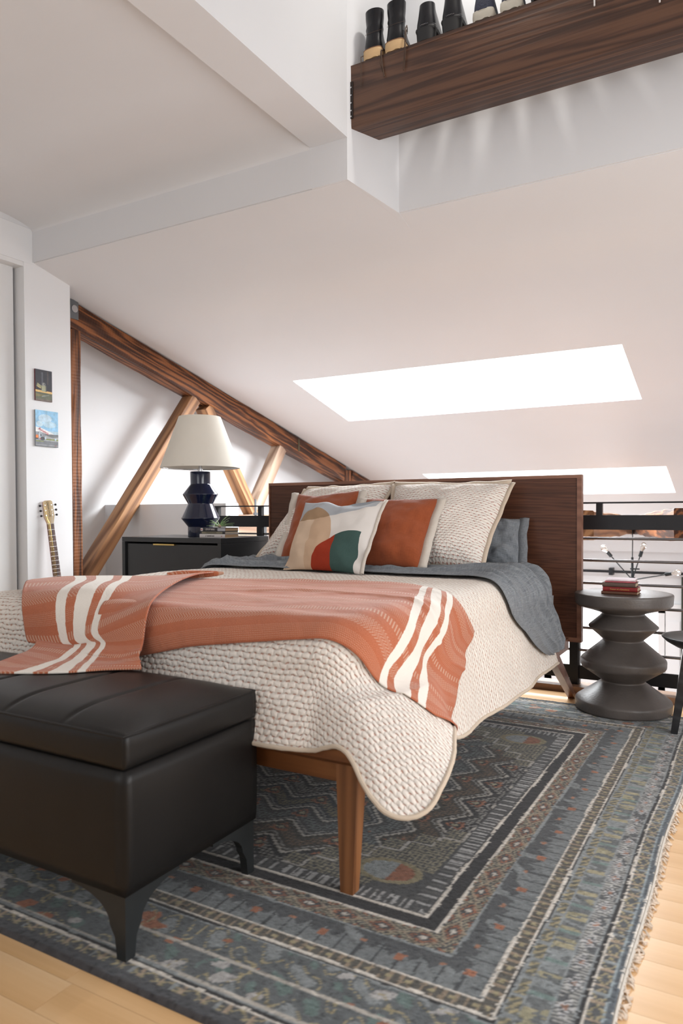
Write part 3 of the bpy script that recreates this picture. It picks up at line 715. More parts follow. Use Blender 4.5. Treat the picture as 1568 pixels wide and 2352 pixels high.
# ------------------------------------------------------------------ cushions
def cushion(name, label, c, T, mat, pin=.05, sag=.0, group=None, wr=.004, flange=0, fmat=None, seed=1, n=40, uvs=None, dent=None, fl_sides='LR', notch=(), piping=None, cat='cushion', pad=.010):
    """c = bottom-left, bottom-right, top-right, top-left corners as seen from the bed foot"""
    c = [Vector(q) for q in c]; W = ((c[1]-c[0]).length+(c[2]-c[3]).length)/2; Hh = ((c[3]-c[0]).length+(c[2]-c[1]).length)/2
    nrm = (c[1]-c[0]).cross(c[3]-c[0]).normalized()
    if nrm.y > 0: nrm = -nrm
    base = (c[0]+c[1])/2
    def pt(u, v, side):
        us, vs = u*(1-pin*(1-v*v)*abs(u)**1.0*(1 if abs(u) else 0)), v*(1-pin*(1-u*u))
        vs += .05*noise.noise(Vector((u*1.7+seed*3.1, 0, seed)))*max(0, v)**2; us += .03*noise.noise(Vector((v*1.9, seed*2.3, 4)))*u*u*(1 if u > 0 else -1)
        for nu, nw, nd in notch: vs -= nd*math.exp(-((u-nu)/nw)**2)*max(0, v)**3
        a = (us+1)/2; b = (vs+1)/2
        p = c[0]*(1-a)*(1-b)+c[1]*a*(1-b)+c[2]*a*b+c[3]*(1-a)*b
        e = max(0, (1-u**4)*(1-v**4)); th = T*(e**.55)*(.72+.28*(1-u*u)*(1-v*v))
        th *= 1-.16*v*sag
        nn = noise.noise(Vector((u*2.3+seed, v*2.3, seed*3)))*.6+noise.noise(Vector((u*6+seed, v*6, seed)))*.3
        th += nn*wr*4*min(1, e*2)
        if dent and side > 0:
            for du, dv, rr, dd in dent: th -= dd*math.exp(-((u-du)**2+(v-dv)**2)/rr**2)
        return p+nrm*(th*side+ (0.002 if side > 0 else 0))
    us = [math.sin((i/n-.5)*PI) for i in range(n+1)]
    me_v = []; idx = {}
    fs = []; uvv = []
    def vid(i, j, side):
        k = (i, j, side if 0 < i < n and 0 < j < n else 0)
        if k not in idx:
            idx[k] = len(me_v); u, v = us[j], us[i]
            p = pt(u, v, k[2] if k[2] else 0); me_v.append(tuple(p)); uvv.append(((u+1)/2*W, (v+1)/2*Hh))
        return idx[k]
    for i in range(n):
        for j in range(n):
            fs.append((vid(i, j, 1), vid(i, j+1, 1), vid(i+1, j+1, 1), vid(i+1, j, 1)))
            fs.append((vid(i, j, -.55), vid(i+1, j, -.55), vid(i+1, j+1, -.55), vid(i, j+1, -.55)))
    me = bpy.data.meshes.new('cover'); me.from_pydata(me_v, [], fs); me.update()
    l = me.uv_layers.new(name='UVMap'); ii = np.zeros(len(me.loops), dtype=np.int32); me.loops.foreach_get('vertex_index', ii)
    l.data.foreach_set('uv', np.array(uvv, dtype=np.float32)[ii].ravel())
    bm = bmesh.new(); bm.from_mesh(me); bmesh.ops.recalc_face_normals(bm, faces=bm.faces); bm.to_mesh(me); bm.free()
    root = thing(name, label, cat, tuple(base), 0, group)
    o = link('cover', me, mat, None, True); adopt(root, o)
    if flange:
        for sd in fl_sides:
            P = []
            for k in range(25):
                s_ = -1+2*k/24
                if sd in 'LR': u, v = (-1 if sd == 'L' else 1), s_; d = (c[1]-c[0]).normalized()*(-1 if sd == 'L' else 1)
                else: u, v = s_, (1 if sd == 'T' else -1); d = (c[3]-c[0]).normalized()*(1 if sd == 'T' else -1)
                q = pt(u, v, 0); wv = .006*noise.noise(Vector((s_*4+seed, 3, seed)))
                q = q+nrm*.008; P.append([tuple(q-d*.006), tuple(q+d*flange*.5+nrm*(wv+.006)), tuple(q+d*flange+nrm*wv*1.5)])
            g = grid('flange', P, fmat or mat, None, [[(x*flange, k*.02) for x in (0, .5, 1)] for k in range(25)], True, .004, off=0)
            adopt(root, g)
    if piping:
        pts = [pt(-1+2*k/16, -1, 0) for k in range(16)]+[pt(1, -1+2*k/16, 0) for k in range(16)]+[pt(1-2*k/16, 1, 0) for k in range(16)]+[pt(-1, 1-2*k/16, 0) for k in range(17)]
        adopt(root, tube('piping', pts, .004, piping, None, 6))
    return root

def abstract_mat():
    t = NT('abstract_print'); x, y, z = t.xyz(t.uv()); W, Hh = .53, .43
    u = t.M('DIVIDE', x, W); v = t.M('DIVIDE', y, Hh)
    nx = t.noise(t.mapping(t.uv(), (80, 300, 1)), 4, 3)
    def circ(cu, cv, ru, rv):
        return t.M('LESS_THAN', t.M('ADD', t.M('POWER', t.M('DIVIDE', t.M('SUBTRACT', u, cu), ru), 2.0), t.M('POWER', t.M('DIVIDE', t.M('SUBTRACT', v, cv), rv), 2.0)), 1.0)
    def lt(a, b): return t.M('LESS_THAN', a, b)
    AND = lambda a, b: t.M('MULTIPLY', a, b)
    cream = (.70, .66, .62); grey = (.40, .42, .45); tan = (.58, .40, .27); sand = (.64, .48, .35); brown = (.36, .235, .14); red = (.33, .035, .012); green = (.045, .088, .078)
    col = t.mix(0.0, cream, cream)
    gr = AND(t.M('GREATER_THAN', v, t.M('ADD', .66, t.M('MULTIPLY', t.M('POWER', t.M('ABSOLUTE', t.M('SUBTRACT', u, .18)), 1.6), .42))), lt(u, .93))
    col = t.mix(gr, col, grey)
    top = circ(.28, .42, .285, .44)
    left = AND(lt(u, .46), lt(v, .67)); left = t.M('MAXIMUM', left, AND(lt(u, .30), lt(v, .70)))
    tanm = AND(left, lt(v, .70))
    tot = t.M('MAXIMUM', tanm, AND(top, lt(v, .90)))
    cut = AND(tot, t.M('GREATER_THAN', v, -1.0))
    col = t.mix(cut, col, sand)
    col = t.mix(AND(top, t.M('GREATER_THAN', u, .30)), col, tan)
    col = t.mix(AND(top, gr), col, brown)
    qc = circ(.90, -.06, .52, .58); rt = t.M('GREATER_THAN', u, .62)
    low = AND(qc, lt(u, .90))
    col = t.mix(AND(low, lt(u, .63)), col, red)
    col = t.mix(AND(low, t.M('GREATER_THAN', u, .63)), col, green)
    col = t.mix(t.M('MULTIPLY', t.M('SUBTRACT', nx, .5), .25), col, (1, 1, 1))
    h = t.M('ADD', t.noise(t.uv(), 7, 3, .5, .5), t.M('MULTIPLY', nx, .3)); t.bump(h, .35, .012)
    return t.fin(col, .9, spec=.12)

cushion('pillow', 'dark grey linen pillow standing upright at the right end of the headboard', [(-1.56, 3.74, .715), (-1.075, 3.74, .715), (-1.105, 3.885, .975), (-1.58, 3.885, .98)], .075, GREYLIN, .03, .2, None, .014, .045, GREYLIN, 4, fl_sides='R', cat='pillow')
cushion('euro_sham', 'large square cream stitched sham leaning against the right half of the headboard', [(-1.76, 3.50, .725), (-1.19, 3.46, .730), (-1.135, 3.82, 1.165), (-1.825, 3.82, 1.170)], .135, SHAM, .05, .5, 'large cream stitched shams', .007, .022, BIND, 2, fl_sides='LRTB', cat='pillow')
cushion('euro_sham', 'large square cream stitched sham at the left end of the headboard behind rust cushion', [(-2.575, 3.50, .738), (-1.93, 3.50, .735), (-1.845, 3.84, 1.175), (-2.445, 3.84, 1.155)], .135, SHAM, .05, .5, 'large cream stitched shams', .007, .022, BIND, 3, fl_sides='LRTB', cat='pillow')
cushion('square_cushion', 'rust linen cushion with ivory side edges, left of the pair, behind abstract cushion', [(-2.335, 3.38, .735), (-1.90, 3.36, .735), (-1.965, 3.66, 1.138), (-2.39, 3.66, 1.125)], .075, RUST, .05, .3, 'rust linen cushions', .006, .045, IVORY, 5, notch=[(-.3, .4, .09)])
cushion('square_cushion', 'rust linen cushion with ivory side edges, right of the pair, before large sham', [(-1.84, 3.34, .730), (-1.455, 3.32, .730), (-1.455, 3.58, 1.085), (-1.885, 3.58, 1.088)], .080, RUST, .05, .3, 'rust linen cushions', .006, .045, IVORY, 6)
cushion('abstract_cushion', 'front cushion with abstract tan grey green and red curved shapes', [(-2.19, 3.20, .712), (-1.675, 3.12, .712), (-1.675, 3.40, 1.072), (-2.195, 3.43, 1.072)], .075, abstract_mat(), .055, .35, None, .006, .018, IVORY, 9, fl_sides='R', notch=[(-.05, .22, .10), (.75, .2, -.05)], dent=[(.45, 1.0, .35, .03), (-.35, .9, .25, -.01), (.85, -.55, .2, .03), (-.85, -.8, .2, .03)])

# ------------------------------------------------------------------ storage ottoman
def ottoman():
    X0, X1, Y0, Y1 = -2.42, -1.218, 1.15, 1.635
    t = thing('ottoman', 'black leather storage ottoman with hinged lid at the foot of the bed', 'ottoman', ((X0+X1)/2, (Y0+Y1)/2, .012))
    # slightly bulging body
    def bulge(nm, z0, z1, grow, crown, n=36, m=20, k=10, sh=.02):
        bm = bmesh.new(); cube = {}
        nx, ny, nz = n, m, k
        def P(i, j, l):
            key = (i, j, l)
            if key not in cube:
                u, v, w_ = 2*i/nx-1, 2*j/ny-1, 2*l/nz-1
                eu, ev = 1-abs(u)**8, 1-abs(v)**8; ew = 1-abs(w_)**4
                x = (X0+X1)/2+u*(X1-X0)/2; y = (Y0+Y1)/2+v*(Y1-Y0)/2; z = (z0+z1)/2+w_*(z1-z0)/2
                if abs(u) == 1: x += math.copysign(grow*ew*(1-v*v*.6), u)
                if abs(v) == 1: y += math.copysign(grow*ew*(1-abs(u)**6*.8), v)
                if l == nz and crown:
                    cx = (1-abs(u)**10)*(1-abs(v)**5); z += crown*cx
                    for sx in seams:
                        z -= .006*math.exp(-((x-sx)/.007)**2)*min(1, cx*1.2)
                cube[key] = bm.verts.new((x, y, z))
            return cube[key]
        for i in range(nx):
            for j in range(ny):
                bm.faces.new((P(i, j, 0), P(i, j+1, 0), P(i+1, j+1, 0), P(i+1, j, 0)))
                bm.faces.new((P(i, j, nz), P(i+1, j, nz), P(i+1, j+1, nz), P(i, j+1, nz)))
        for i in range(nx):
            for l in range(nz):
                bm.faces.new((P(i, 0, l), P(i+1, 0, l), P(i+1, 0, l+1), P(i, 0, l+1))); bm.faces.new((P(i, ny, l), P(i, ny, l+1), P(i+1, ny, l+1), P(i+1, ny, l)))
        for j in range(ny):
            for l in range(nz):
                bm.faces.new((P(0, j, l), P(0, j, l+1), P(0, j+1, l+1), P(0, j+1, l))); bm.faces.new((P(nx, j, l), P(nx, j+1, l), P(nx, j+1, l+1), P(nx, j, l+1)))
        o = from_bm(nm, bm, LEATHER, None, False, .012, 3, 60)
        for p in o.data.polygons: p.use_smooth = True
        return o
    seams = [-1.42, -1.635, -1.85, -2.065, -2.28]
    body = bulge('body', .160, .441, .010, 0); lid = bulge('lid', .447, .522, .008, .032, 200, 30)
    K = [body, lid]
    pz = .520
    pts = [(X0, Y0, pz), (X1, Y0, pz), (X1, Y1, pz), (X0, Y1, pz), (X0, Y0, pz)]
    loop = []
    for a, b in zip(pts, pts[1:]):
        for k in range(12):
            s = k/12; x = a[0]+(b[0]-a[0])*s; y = a[1]+(b[1]-a[1])*s
            loop.append((x, y, pz))
    loop.append(pts[0])
    K.append(tube('piping', loop, .0035, LEATHER, None, 8))
    # corner leg brackets: arched plates meeting in a tapered foot
    prof = [(0, .160)]+[(.175, .160), (.175, .150)]+[(.175-.125*math.sin(a)-.0, .150-.065*(1-math.cos(a))) for a in [i/10*PI/2 for i in range(1, 11)]]+[(.034, .06), (.028, .012), (0, .012)]
    for sx, x in ((1, X0+.004), (-1, X1-.004)):
        for sy, y in ((1, Y0+.004), (-1, Y1-.004)):
            bm = bmesh.new()
            for ax in (0, 1):
                e0 = .0221 if ax else 0
                def q(d, z, o): return (x+sx*d, y+sy*o, z) if ax == 0 else (x+sx*o, y+sy*d, z)
                lo = [bm.verts.new(q(max(d, e0), z, 0)) for d, z in prof]; hi = [bm.verts.new(q(max(d, e0), z, .022)) for d, z in prof]; n = len(prof)
                bm.faces.new(lo); bm.faces.new(hi[::-1])
                for i in range(n): bm.faces.new((lo[i], lo[(i+1) % n], hi[(i+1) % n], hi[i]))
            K.append(from_bm('leg', bm, DARKMET, None, False))
    adopt(t, *K)
ottoman()

# ------------------------------------------------------------------ nightstand, lamp, books, air plant
def nightstand():
    X0, X1, Y0, Y1, Z1 = -3.70, -2.856, 3.50, 4.00, .858
    t = thing('nightstand', 'black lacquered nightstand with one drawer and brass pull left of the bed', 'nightstand', ((X0+X1)/2, (Y0+Y1)/2, 0))
    K = [box('top', X0, X1, Y0, Y1, Z1-.030, Z1, BLACKCAB, None, .002), box('side_panel', X0, X0+.026, Y0, Y1, .16, Z1-.031, BLACKCAB, None, .002),
         box('side_panel', X1-.026, X1, Y0, Y1, .16, Z1-.031, BLACKCAB, None, .002), box('bottom_panel', X0+.026, X1-.026, Y0, Y1, .16, .186, BLACKCAB, None, .002),
         box('back_panel', X0+.026, X1-.026, Y1-.02, Y1, .19, Z1-.031, BLACKCAB)]
    for i, (z0, z1) in enumerate(((.53, Z1-.044), (.20, .515))):
        d = box('drawer', X0+.036, X1-.036, Y0+.014, Y0+.40, z0, z1, BLACKCAB, None, .002); K.append(d)
        h = box('handle', -3.415, -3.235, Y0-.004, Y0+.018, z1-.006, z1+.003, BRASS, None, .001); h.parent = d
    for x in (X0+.03, X1-.06):
        for y in (Y0+.03, Y1-.06): K.append(hexa('leg', [(x+.005, y+.005, 0), (x+.025, y+.005, 0), (x+.025, y+.025, 0), (x+.005, y+.025, 0)], [(x, y, .16), (x+.03, y, .16), (x+.03, y+.03, .16), (x, y+.03, .16)], BLACKCAB))
    adopt(t, *K)
nightstand()

def lamp():
    L = (-3.222, 3.74, .858)
    t = thing('table_lamp', 'navy glazed angular ceramic table lamp with tapered off white shade', 'lamp', L)
    pr = [(.084, 0), (.084, .068), (.128, .122), (.083, .219), (.118, .281), (.066, .348), (.066, .432), (.05, .4325)]
    lathe('base', fillet([(0.02, 0)]+pr, .004, 3), NAVY, t)
    lathe('neck', [(.016, .43), (.016, .455), (.011, .457), (.011, .62)], CHROME, t, 24)
    lathe('socket', [(.018, .50), (.018, .58)], plain('brushed_nickel', (.5, .47, .42), .35, 1), t, 24)
    # conical shade with visible inner face
    zb, zt, rb, rt = .456, .795, .262, .138
    bm = bmesh.new(); n = 96; R = []
    for r, z in ((rb-.002, zb), (rb, zb), (rb-.0015, zb+.006), (rt, zt), (rt-.002, zt), (rb-.004, zb+.006)):
        R.append([bm.verts.new((r*math.cos(2*PI*i/n), r*math.sin(2*PI*i/n), z)) for i in range(n)])
    for a, b in zip(R, R[1:]+R[:1]):
        for i in range(n): bm.faces.new((a[i], a[(i+1) % n], b[(i+1) % n], b[i]))
    from_bm('lamp_shade', bm, SHADE, t, True)
    bm = bmesh.new()
    for k in range(3):
        a = k*2*PI/3; add_tube(bm, [(.012*math.cos(a), .012*math.sin(a), .62), (rt*math.cos(a), rt*math.sin(a), zt-.012)], .002, 6)
    add_tube(bm, [((rt-.003)*math.cos(a), (rt-.003)*math.sin(a), zt-.01) for a in [i/32*2*PI for i in range(33)]], .002, 6)
    add_tube(bm, [((rb-.005)*math.cos(a), (rb-.005)*math.sin(a), zb+.006) for a in [i/48*2*PI for i in range(49)]], .0022, 6)
    from_bm('shade_frame', bm, CHROME, t)
    box('seam_strip', .06, .085, -.2515, -.2485, zb+.01, zb+.012, SHADE, t)
lamp()

def book(name, label, cat_group, loc, size, cover, pages, rz=0, spine='front', soft=True, curve=.003):
    """book lying flat; size = width along spine, depth, thickness; spine faces -Y"""
    w_, d, h = size; t = thing(name, label, 'book', loc, rz, cat_group)
    c = .0022
    bm = bmesh.new(); add_box(bm, -w_/2, w_/2, 0, d, 0, c); from_bm('cover', bm, cover, t, False, .0006, 1)
    bm = bmesh.new(); add_box(bm, -w_/2, w_/2, 0, d, h-c, h); o = from_bm('cover', bm, cover, t, False, .0006, 1)
    n = 8; P = []
    bm = bmesh.new(); lo = []; hi = []
    for k in range(n+1):
        a = -PI/2+PI*k/n; lo.append((curve*(1-math.cos(a))-curve, h/2+(h/2)*math.sin(a)))
    a_ = [bm.verts.new((-w_/2, y, z)) for y, z in lo]; b_ = [bm.verts.new((w_/2, y, z)) for y, z in lo]
    a2 = [bm.verts.new((-w_/2, y+.0015, z)) for y, z in lo]; b2 = [bm.verts.new((w_/2, y+.0015, z)) for y, z in lo]
    for i in range(n): bm.faces.new((a_[i], b_[i], b_[i+1], a_[i+1])); bm.faces.new((a2[i], a2[i+1], b2[i+1], b2[i]))
    from_bm('spine', bm, cover, t, True)
    bm = bmesh.new(); m = .001 if soft else .004; add_box(bm, -w_/2+m, w_/2-m, .001, d-m, c, h-c); from_bm('pages', bm, pages, t)
    return t
def page_mat(nm, col): 
    t = NT(nm); c = t.coord(); n = t.noise(t.mapping(c, (2, 2, 900)), 1, 2)
    return t.fin(t.ramp(n, [(.3, tuple(q*.75 for q in col)), (.7, col)]), .9)
def night_books():
    z = .858; pc = page_mat('tan_pages', (.50, .33, .19)); pl = page_mat('cream_pages', (.62, .52, .40)); M = lambda x, y, z: frame_M((x, y, z), (1, 0, 0), (0, 0, 1))
    g = 'paperbacks on the nightstand'
    x = -2.995
    x = -2.985
    b = book('paperback_book', 'white spined paperback at the bottom of the nightstand stack', g, (x, 3.575, z), (.205, .135, .0245), plain('white_cover', (.66, .62, .60), .5, 0, .02), pc)
    text_mesh('spine_lettering', "LOUD WOLF'S BACK", .0105, plain('black_ink', (.01, .01, .01), .6), M(-.012, -.0036, .0122), b, font_w=.62)
    text_mesh('spine_lettering', "at", .011, plain('red_ink', (.5, .03, .04), .6), M(.077, -.0036, .0122), b)
    bm = bmesh.new(); v = [bm.verts.new(p) for p in ((-.056, -.0034, .006), (-.052, -.0036, .014), (-.047, -.0036, .020), (-.049, -.0036, .012), (-.053, -.0034, .008))]; bm.faces.new(v)
    from_bm('feather_emblem', bm, bpy.data.materials['black_ink'], b)
    c2 = plain('olive_cover', (.22, .20, .135), .5, 0, .03)
    b = book('paperback_book', 'slim olive spined paperback in the middle of the nightstand stack', g, (x+.001, 3.577, z+.0247), (.200, .13, .0165), plain('charcoal_cover', (.03, .03, .035), .5), pl)
    box('spine_band', -.086, .080, -.0036, -.0028, .002, .0145, c2, b)
    text_mesh('spine_lettering', "A HEART FOR THE GREAT WILDERNESS", .006, bpy.data.materials['black_ink'], M(-.01, -.0038, .0082), b, font_w=.8)
    b = book('paperback_book', 'dark paperback with worn title on top of the nightstand stack', g, (x+.004, 3.578, z+.0414), (.198, .13, .0225), bpy.data.materials['charcoal_cover'], pc)
    box('spine_band', .038, .099, -.0036, -.0028, .002, .0205, plain('silver_grey_print', (.42, .42, .45), .5), b)
    box('spine_label', -.099, -.082, -.0036, -.0028, .002, .0205, bpy.data.materials['white_cover'], b)
    text_mesh('spine_lettering', "CITY OF THIEVES", .0155, bpy.data.materials['white_cover'], M(-.022, -.0038, .0112), b, font_w=.62)
    tube('label_dot', [(-.0905, -.0042, .0112), (-.0905, -.0036, .0112)], .004, bpy.data.materials['red_ink'], b, 12)
night_books()

def air_plant():
    t = thing('air_plant', 'small spiky green air plant resting on the nightstand books', 'plant', (-2.985, 3.63, .922))
    lm = NT('air_plant_leaf'); lm.M
    c = lm.coord(); lfm = lm.fin(lm.ramp(lm.noise(c, 40, 2), [(.3, (.16, .30, .10)), (.7, (.45, .58, .30))]), .5)
    rnd = random.Random(11)
    for i in range(26):
        a = rnd.uniform(0, 2*PI); el = rnd.uniform(.12, 1.2); L = rnd.uniform(.055, .11)
        if i == 0: a, el, L = 0.2, .35, .10
        if i == 1: a, el, L = PI, .12, .105
        P = []; d = Vector((math.cos(a), math.sin(a)*.7, 0))
        for k in range(9):
            s = k/8; e = el*(1-.55*s) if el < .6 else el*(1-.35*s)
            p = Vector((.012, 0, .006))+d*(L*s*math.cos(e))+Vector((0, 0, L*s*math.sin(e)))
            w_ = .0042*(1-s)**.7+.0003; sd = d.cross(Vector((0, 0, 1))).normalized()
            P.append([tuple(p-sd*w_), tuple(p-Vector((0, 0, .0012))), tuple(p+sd*w_)])
        grid('leaf', P, lfm, t, None, True, .0008)
    bm = bmesh.new(); bmesh.ops.create_icosphere(bm, subdivisions=2, radius=.011)
    for v in bm.verts: v.co = Vector((.014+v.co.x*1.3, v.co.y, .010+v.co.z*.85))
    from_bm('bulb', bm, plain('dry_plant_base', (.5, .38, .25), .8), t, True)
air_plant()

# ------------------------------------------------------------------ concrete side table and its books
def side_table():
    t = thing('side_table', 'dark concrete side table of stacked hourglass discs right of the bed', 'side table', (-.588, 3.898, .012))
    zz = .012
    pr = [(.20, .0), (.231, .0), (.233, .05), (.105, .142), (.105, .150), (.204, .216), (.206, .256), (.098, .350), (.098, .357), (.171, .420), (.102, .482), (.102, .490), (.222, .526), (.232, .536), (.236, .590), (.20, .590), (.02, .590)]
    lathe('hourglass_column', fillet([(.02, 0)]+[(r, z) for r, z in pr], .011, 4), CONCRETE, t, 96)
    # old hardbacks
    g = 'old hardbacks on the concrete side table'; pg = page_mat('aged_pages', (.55, .42, .28)); z = .602
    data = [('brown worn leather bound book at the bottom of the side table stack', (.105, .04, .02), .168, .0155, .005, 'brown_cloth_cover'),
            ('dark red old book with gilt title in the side table stack', (.20, .012, .012), .163, .0215, .012, 'dark_red_cloth_cover'),
            ('taupe brown old book above the dark red one on the side table', (.10, .065, .05), .156, .021, .002, 'taupe_cloth_cover'),
            ('thin rose red book near the top of the side table stack', (.42, .10, .12), .140, .0075, .008, 'rose_cloth_cover'),
            ('thin pale pink booklet on top of the side table stack', (.80, .70, .74), .136, .010, .014, 'pale_pink_cover')]
    for i, (lb, col, w_, h, dx, mn) in enumerate(data):
        b = book('old_book', lb, g, (-.596+dx*.6, 3.80+.003*i, z), (w_, .115 if i < 3 else .10, h), plain(mn, col, .6, 0, .15, 40, .3, 300), pg, -.02+.012*i, soft=False, curve=.006)
        if i == 1: text_mesh('spine_lettering', 'Treason of a Conscience', .0095, plain('gilt_ink', (.65, .42, .12), .4, .6), frame_M((-.002, -.0068, .0105), (1, 0, 0), (0, 0, 1)), b, font_w=.95)
        z += h+.0002
side_table()

def stool():
    t = thing('stool', 'black wooden stool with curved seat cut off at the right edge', 'stool', (-.115, 3.60, .012))
    blk = wood('black_stained_wood', (.006, .006, .008), (.014, .015, .018), (.03, .032, .036), 14, .08, .38, 3, .5, .06, .5)
    bm = bmesh.new(); n = 64; rings = []
    for r, z in ((.0, .385), (.16, .385), (.205, .397), (.245, .420), (.262, .437), (.262, .442), (.25, .444), (.18, .438), (.0, .430)):
        if r == 0: rings.append([bm.verts.new((0, 0, z))]); continue
        rings.append([bm.verts.new((r*1.0*math.cos(2*PI*i/n), r*.82*math.sin(2*PI*i/n), z)) for i in range(n)])
    for a, b in zip(rings, rings[1:]):
        for i in range(n):
            if len(a) == 1: bm.faces.new((a[0], b[(i+1) % n], b[i]))
            elif len(b) == 1: bm.faces.new((a[i], a[(i+1) % n], b[0]))
            else: bm.faces.new((a[i], a[(i+1) % n], b[(i+1) % n], b[i]))
    from_bm('seat', bm, blk, t, True)
    for sx, sy in ((-1, -.1), (1, -.3), (.1, 1)):
        l = math.hypot(sx, sy); dx, dy = sx/l, sy/l; px, py = -dy, dx
        B = []; T = []
        for a, b in ((-1, -1), (1, -1), (1, 1), (-1, 1)):
            B.append((dx*.208+dx*a*.014+px*b*.017, dy*.2+dy*a*.014+py*b*.017, 0)); T.append((dx*.150+dx*a*.022+px*b*.026, dy*.15+dy*a*.022+py*b*.026, .40))
        hexa('leg', B, T, blk, t, .003)
stool()

# ------------------------------------------------------------------ loft railing
def railing():
    t = thing('railing', 'black steel loft railing with thin horizontal rods behind the bed', 'railing', (-.5, 4.24, 0))
    x0, x1 = -3.51+.5, 1.69+.5
    box('top_bar', x0, x1, -.02, .02, 1.058, 1.067, BLACKMET, t, .001)
    box('rail_band', x0, x1, -.006, .006, .913, .994, BLACKMET, t, .001)
    box('bottom_band', x0, x1, -.006, .006, .066, .142, BLACKMET, t, .001)
    ROD = plain('rod_steel', (.20, .19, .19), .22, .9, .05)
    for z in (.864, .740, .612, .486, .358, .230):
        tube('rod', [(x0, 0, z), (x1, 0, z)], .0078, ROD, t, 10)
    for x in (-3.485, -3.092, -.766, 1.1): box('stanchion', x+.5-.016, x+.5+.016, -.016, .016, .994, 1.058, BLACKMET, t, .001)
    for x in (-3.092, -.901, 1.1):
        box('post', x+.5-.024, x+.5+.024, -.02, -.006, .0, .913, BLACKMET, t, .001)
        box('post', x+.5-.024+.03, x+.5+.024+.005, -.005, .03, .0, .913, GREYMET, t, .001)
railing()

# ------------------------------------------------------------------ chandelier beyond the railing
def chandelier():
    t = thing('chandelier', 'black branching chandelier with bare bulbs hanging beyond the loft railing', 'chandelier', (-1.12, 8.0, .30))
    tube('cord', [(0, 0, .23), (.002, 0, .40), (0, 0, .56)], .005, DARKMET, t, 8)
    tube('stem', [(0, 0, 0), (0, 0, .235)], .012, DARKMET, t, 12)
    tube('hub', [(0, 0, -.015), (0, 0, .03)], .028, DARKMET, t, 16)
    tube('crossbar', [(-.02, 0, .115), (.07, 0, .115)], .008, DARKMET, t, 10)
    gm = NT('bulb_glass'); gm.fin((.95, .92, .88), .05); gm.b.inputs['Transmission Weight'].default_value = .92; GL = gm.m
    fm = emis('warm_filament', (1, .72, .45), .5)
    ends = [(-.245, 0, .283), (.09, 0, .30), (.37, 0, .08)]
    for e in ends:
        e = Vector(e); d = e.normalized(); s = e-d*.055
        tube('arm', [(0, 0, .0), tuple(s)], .006, DARKMET, t, 8)
        tube('socket', [tuple(s-d*.005), tuple(e)], .018, DARKMET, t, 12)
        bm = bmesh.new(); pf = [(.012, 0), (.016, .012), (.028, .038), (.031, .058), (.026, .078), (.012, .09), (.001, .092)]; n = 16; R = []
        u = d.orthogonal().normalized(); v = d.cross(u)
        for r, l in pf: R.append([bm.verts.new(e+d*l+(u*math.cos(2*PI*i/n)+v*math.sin(2*PI*i/n))*r) for i in range(n)])
        for a, b in zip(R, R[1:]):
            for i in range(n): bm.faces.new((a[i], a[(i+1) % n], b[(i+1) % n], b[i]))
        g = from_bm('bulb', bm, GL, t, True)
        bm = bmesh.new(); add_tube(bm, [e+d*.01+u*.004, e+d*.05+u*.01, e+d*.06, e+d*.05-u*.01, e+d*.01-u*.004], .0012, 5)
        f = from_bm('filament', bm, fm, g)
chandelier()

# ------------------------------------------------------------------ paintings and guitar on the left wall
def painting(name, label, y0, y1, z0, z1, shapes, edge):
    X = -4.379; t = thing(name, label, 'painting', (X, (y0+y1)/2, z0))
    w_, h = y1-y0, z1-z0
    box('canvas', .0005, .012, -w_/2, w_/2, 0, h, edge, t, .0006)
    for i, (nm, col, poly, dz) in enumerate(shapes):
        vs = [(.0124+dz*.00025+i*.00002, -w_/2+u*w_, v*h) for u, v in poly]
        me = bpy.data.meshes.new(nm); me.from_pydata(vs, [], [tuple(range(len(vs)))])
        key = 'paint_'+nm+'_%d' % int(sum(col)*1000)
        m = bpy.data.materials.get(key) or plain(key, col, .6, 0, .22, 30, .2, 120)
        link(nm, me, m, t)
def rct(a, b, c, d): return [(a, c), (b, c), (b, d), (a, d)]
def ell(cx, cy, rx, ry, n=14): return [(cx+rx*math.cos(2*PI*i/n), cy+ry*math.sin(2*PI*i/n)) for i in range(n)]
painting('small_painting', 'small dark unframed painting of an open metal lighter on the left wall', 3.351, 3.489, 1.808, 2.026, [
    ('backdrop', (.035, .035, .045), rct(0, 1, .34, 1), 0), ('backdrop_streak', (.09, .095, .11), rct(.36, .46, .5, .92), 1), ('backdrop_streak', (.075, .06, .06), rct(.70, .78, .55, .98), 1),
    ('lower_field', (.11, .12, .08), rct(0, 1, 0, .27), 0), ('lower_stroke', (.19, .17, .08), [(0, .12), (.5, .16), (.6, .2), (0, .22)], 1), ('lower_stroke', (.24, .27, .24), [(.35, .12), (.8, .2), (.82, .22), (.4, .17)], 1), ('lower_band', (.15, .12, .10), rct(0, 1, 0, .06), 1),
    ('shelf', (.72, .48, .18), [(0, .28), (1, .26), (1, .325), (0, .345)], 1), ('lighter_body', (.34, .34, .22), rct(.36, .63, .31, .50), 2), ('lighter_shadow', (.10, .11, .10), rct(.60, .66, .31, .50), 3),
    ('lighter_lid', (.30, .29, .16), [(.06, .46), (.12, .57), (.36, .48), (.32, .40)], 2), ('lighter_lid_edge', (.66, .50, .22), [(.06, .455), (.08, .47), (.34, .41), (.31, .395)], 3), ('lighter_chimney', (.26, .27, .25), ell(.50, .54, .10, .055), 2), ('lighter_wheel', (.10, .10, .11), ell(.54, .545, .04, .03), 3)],
    plain('dark_maroon_edge', (.13, .02, .03), .6))
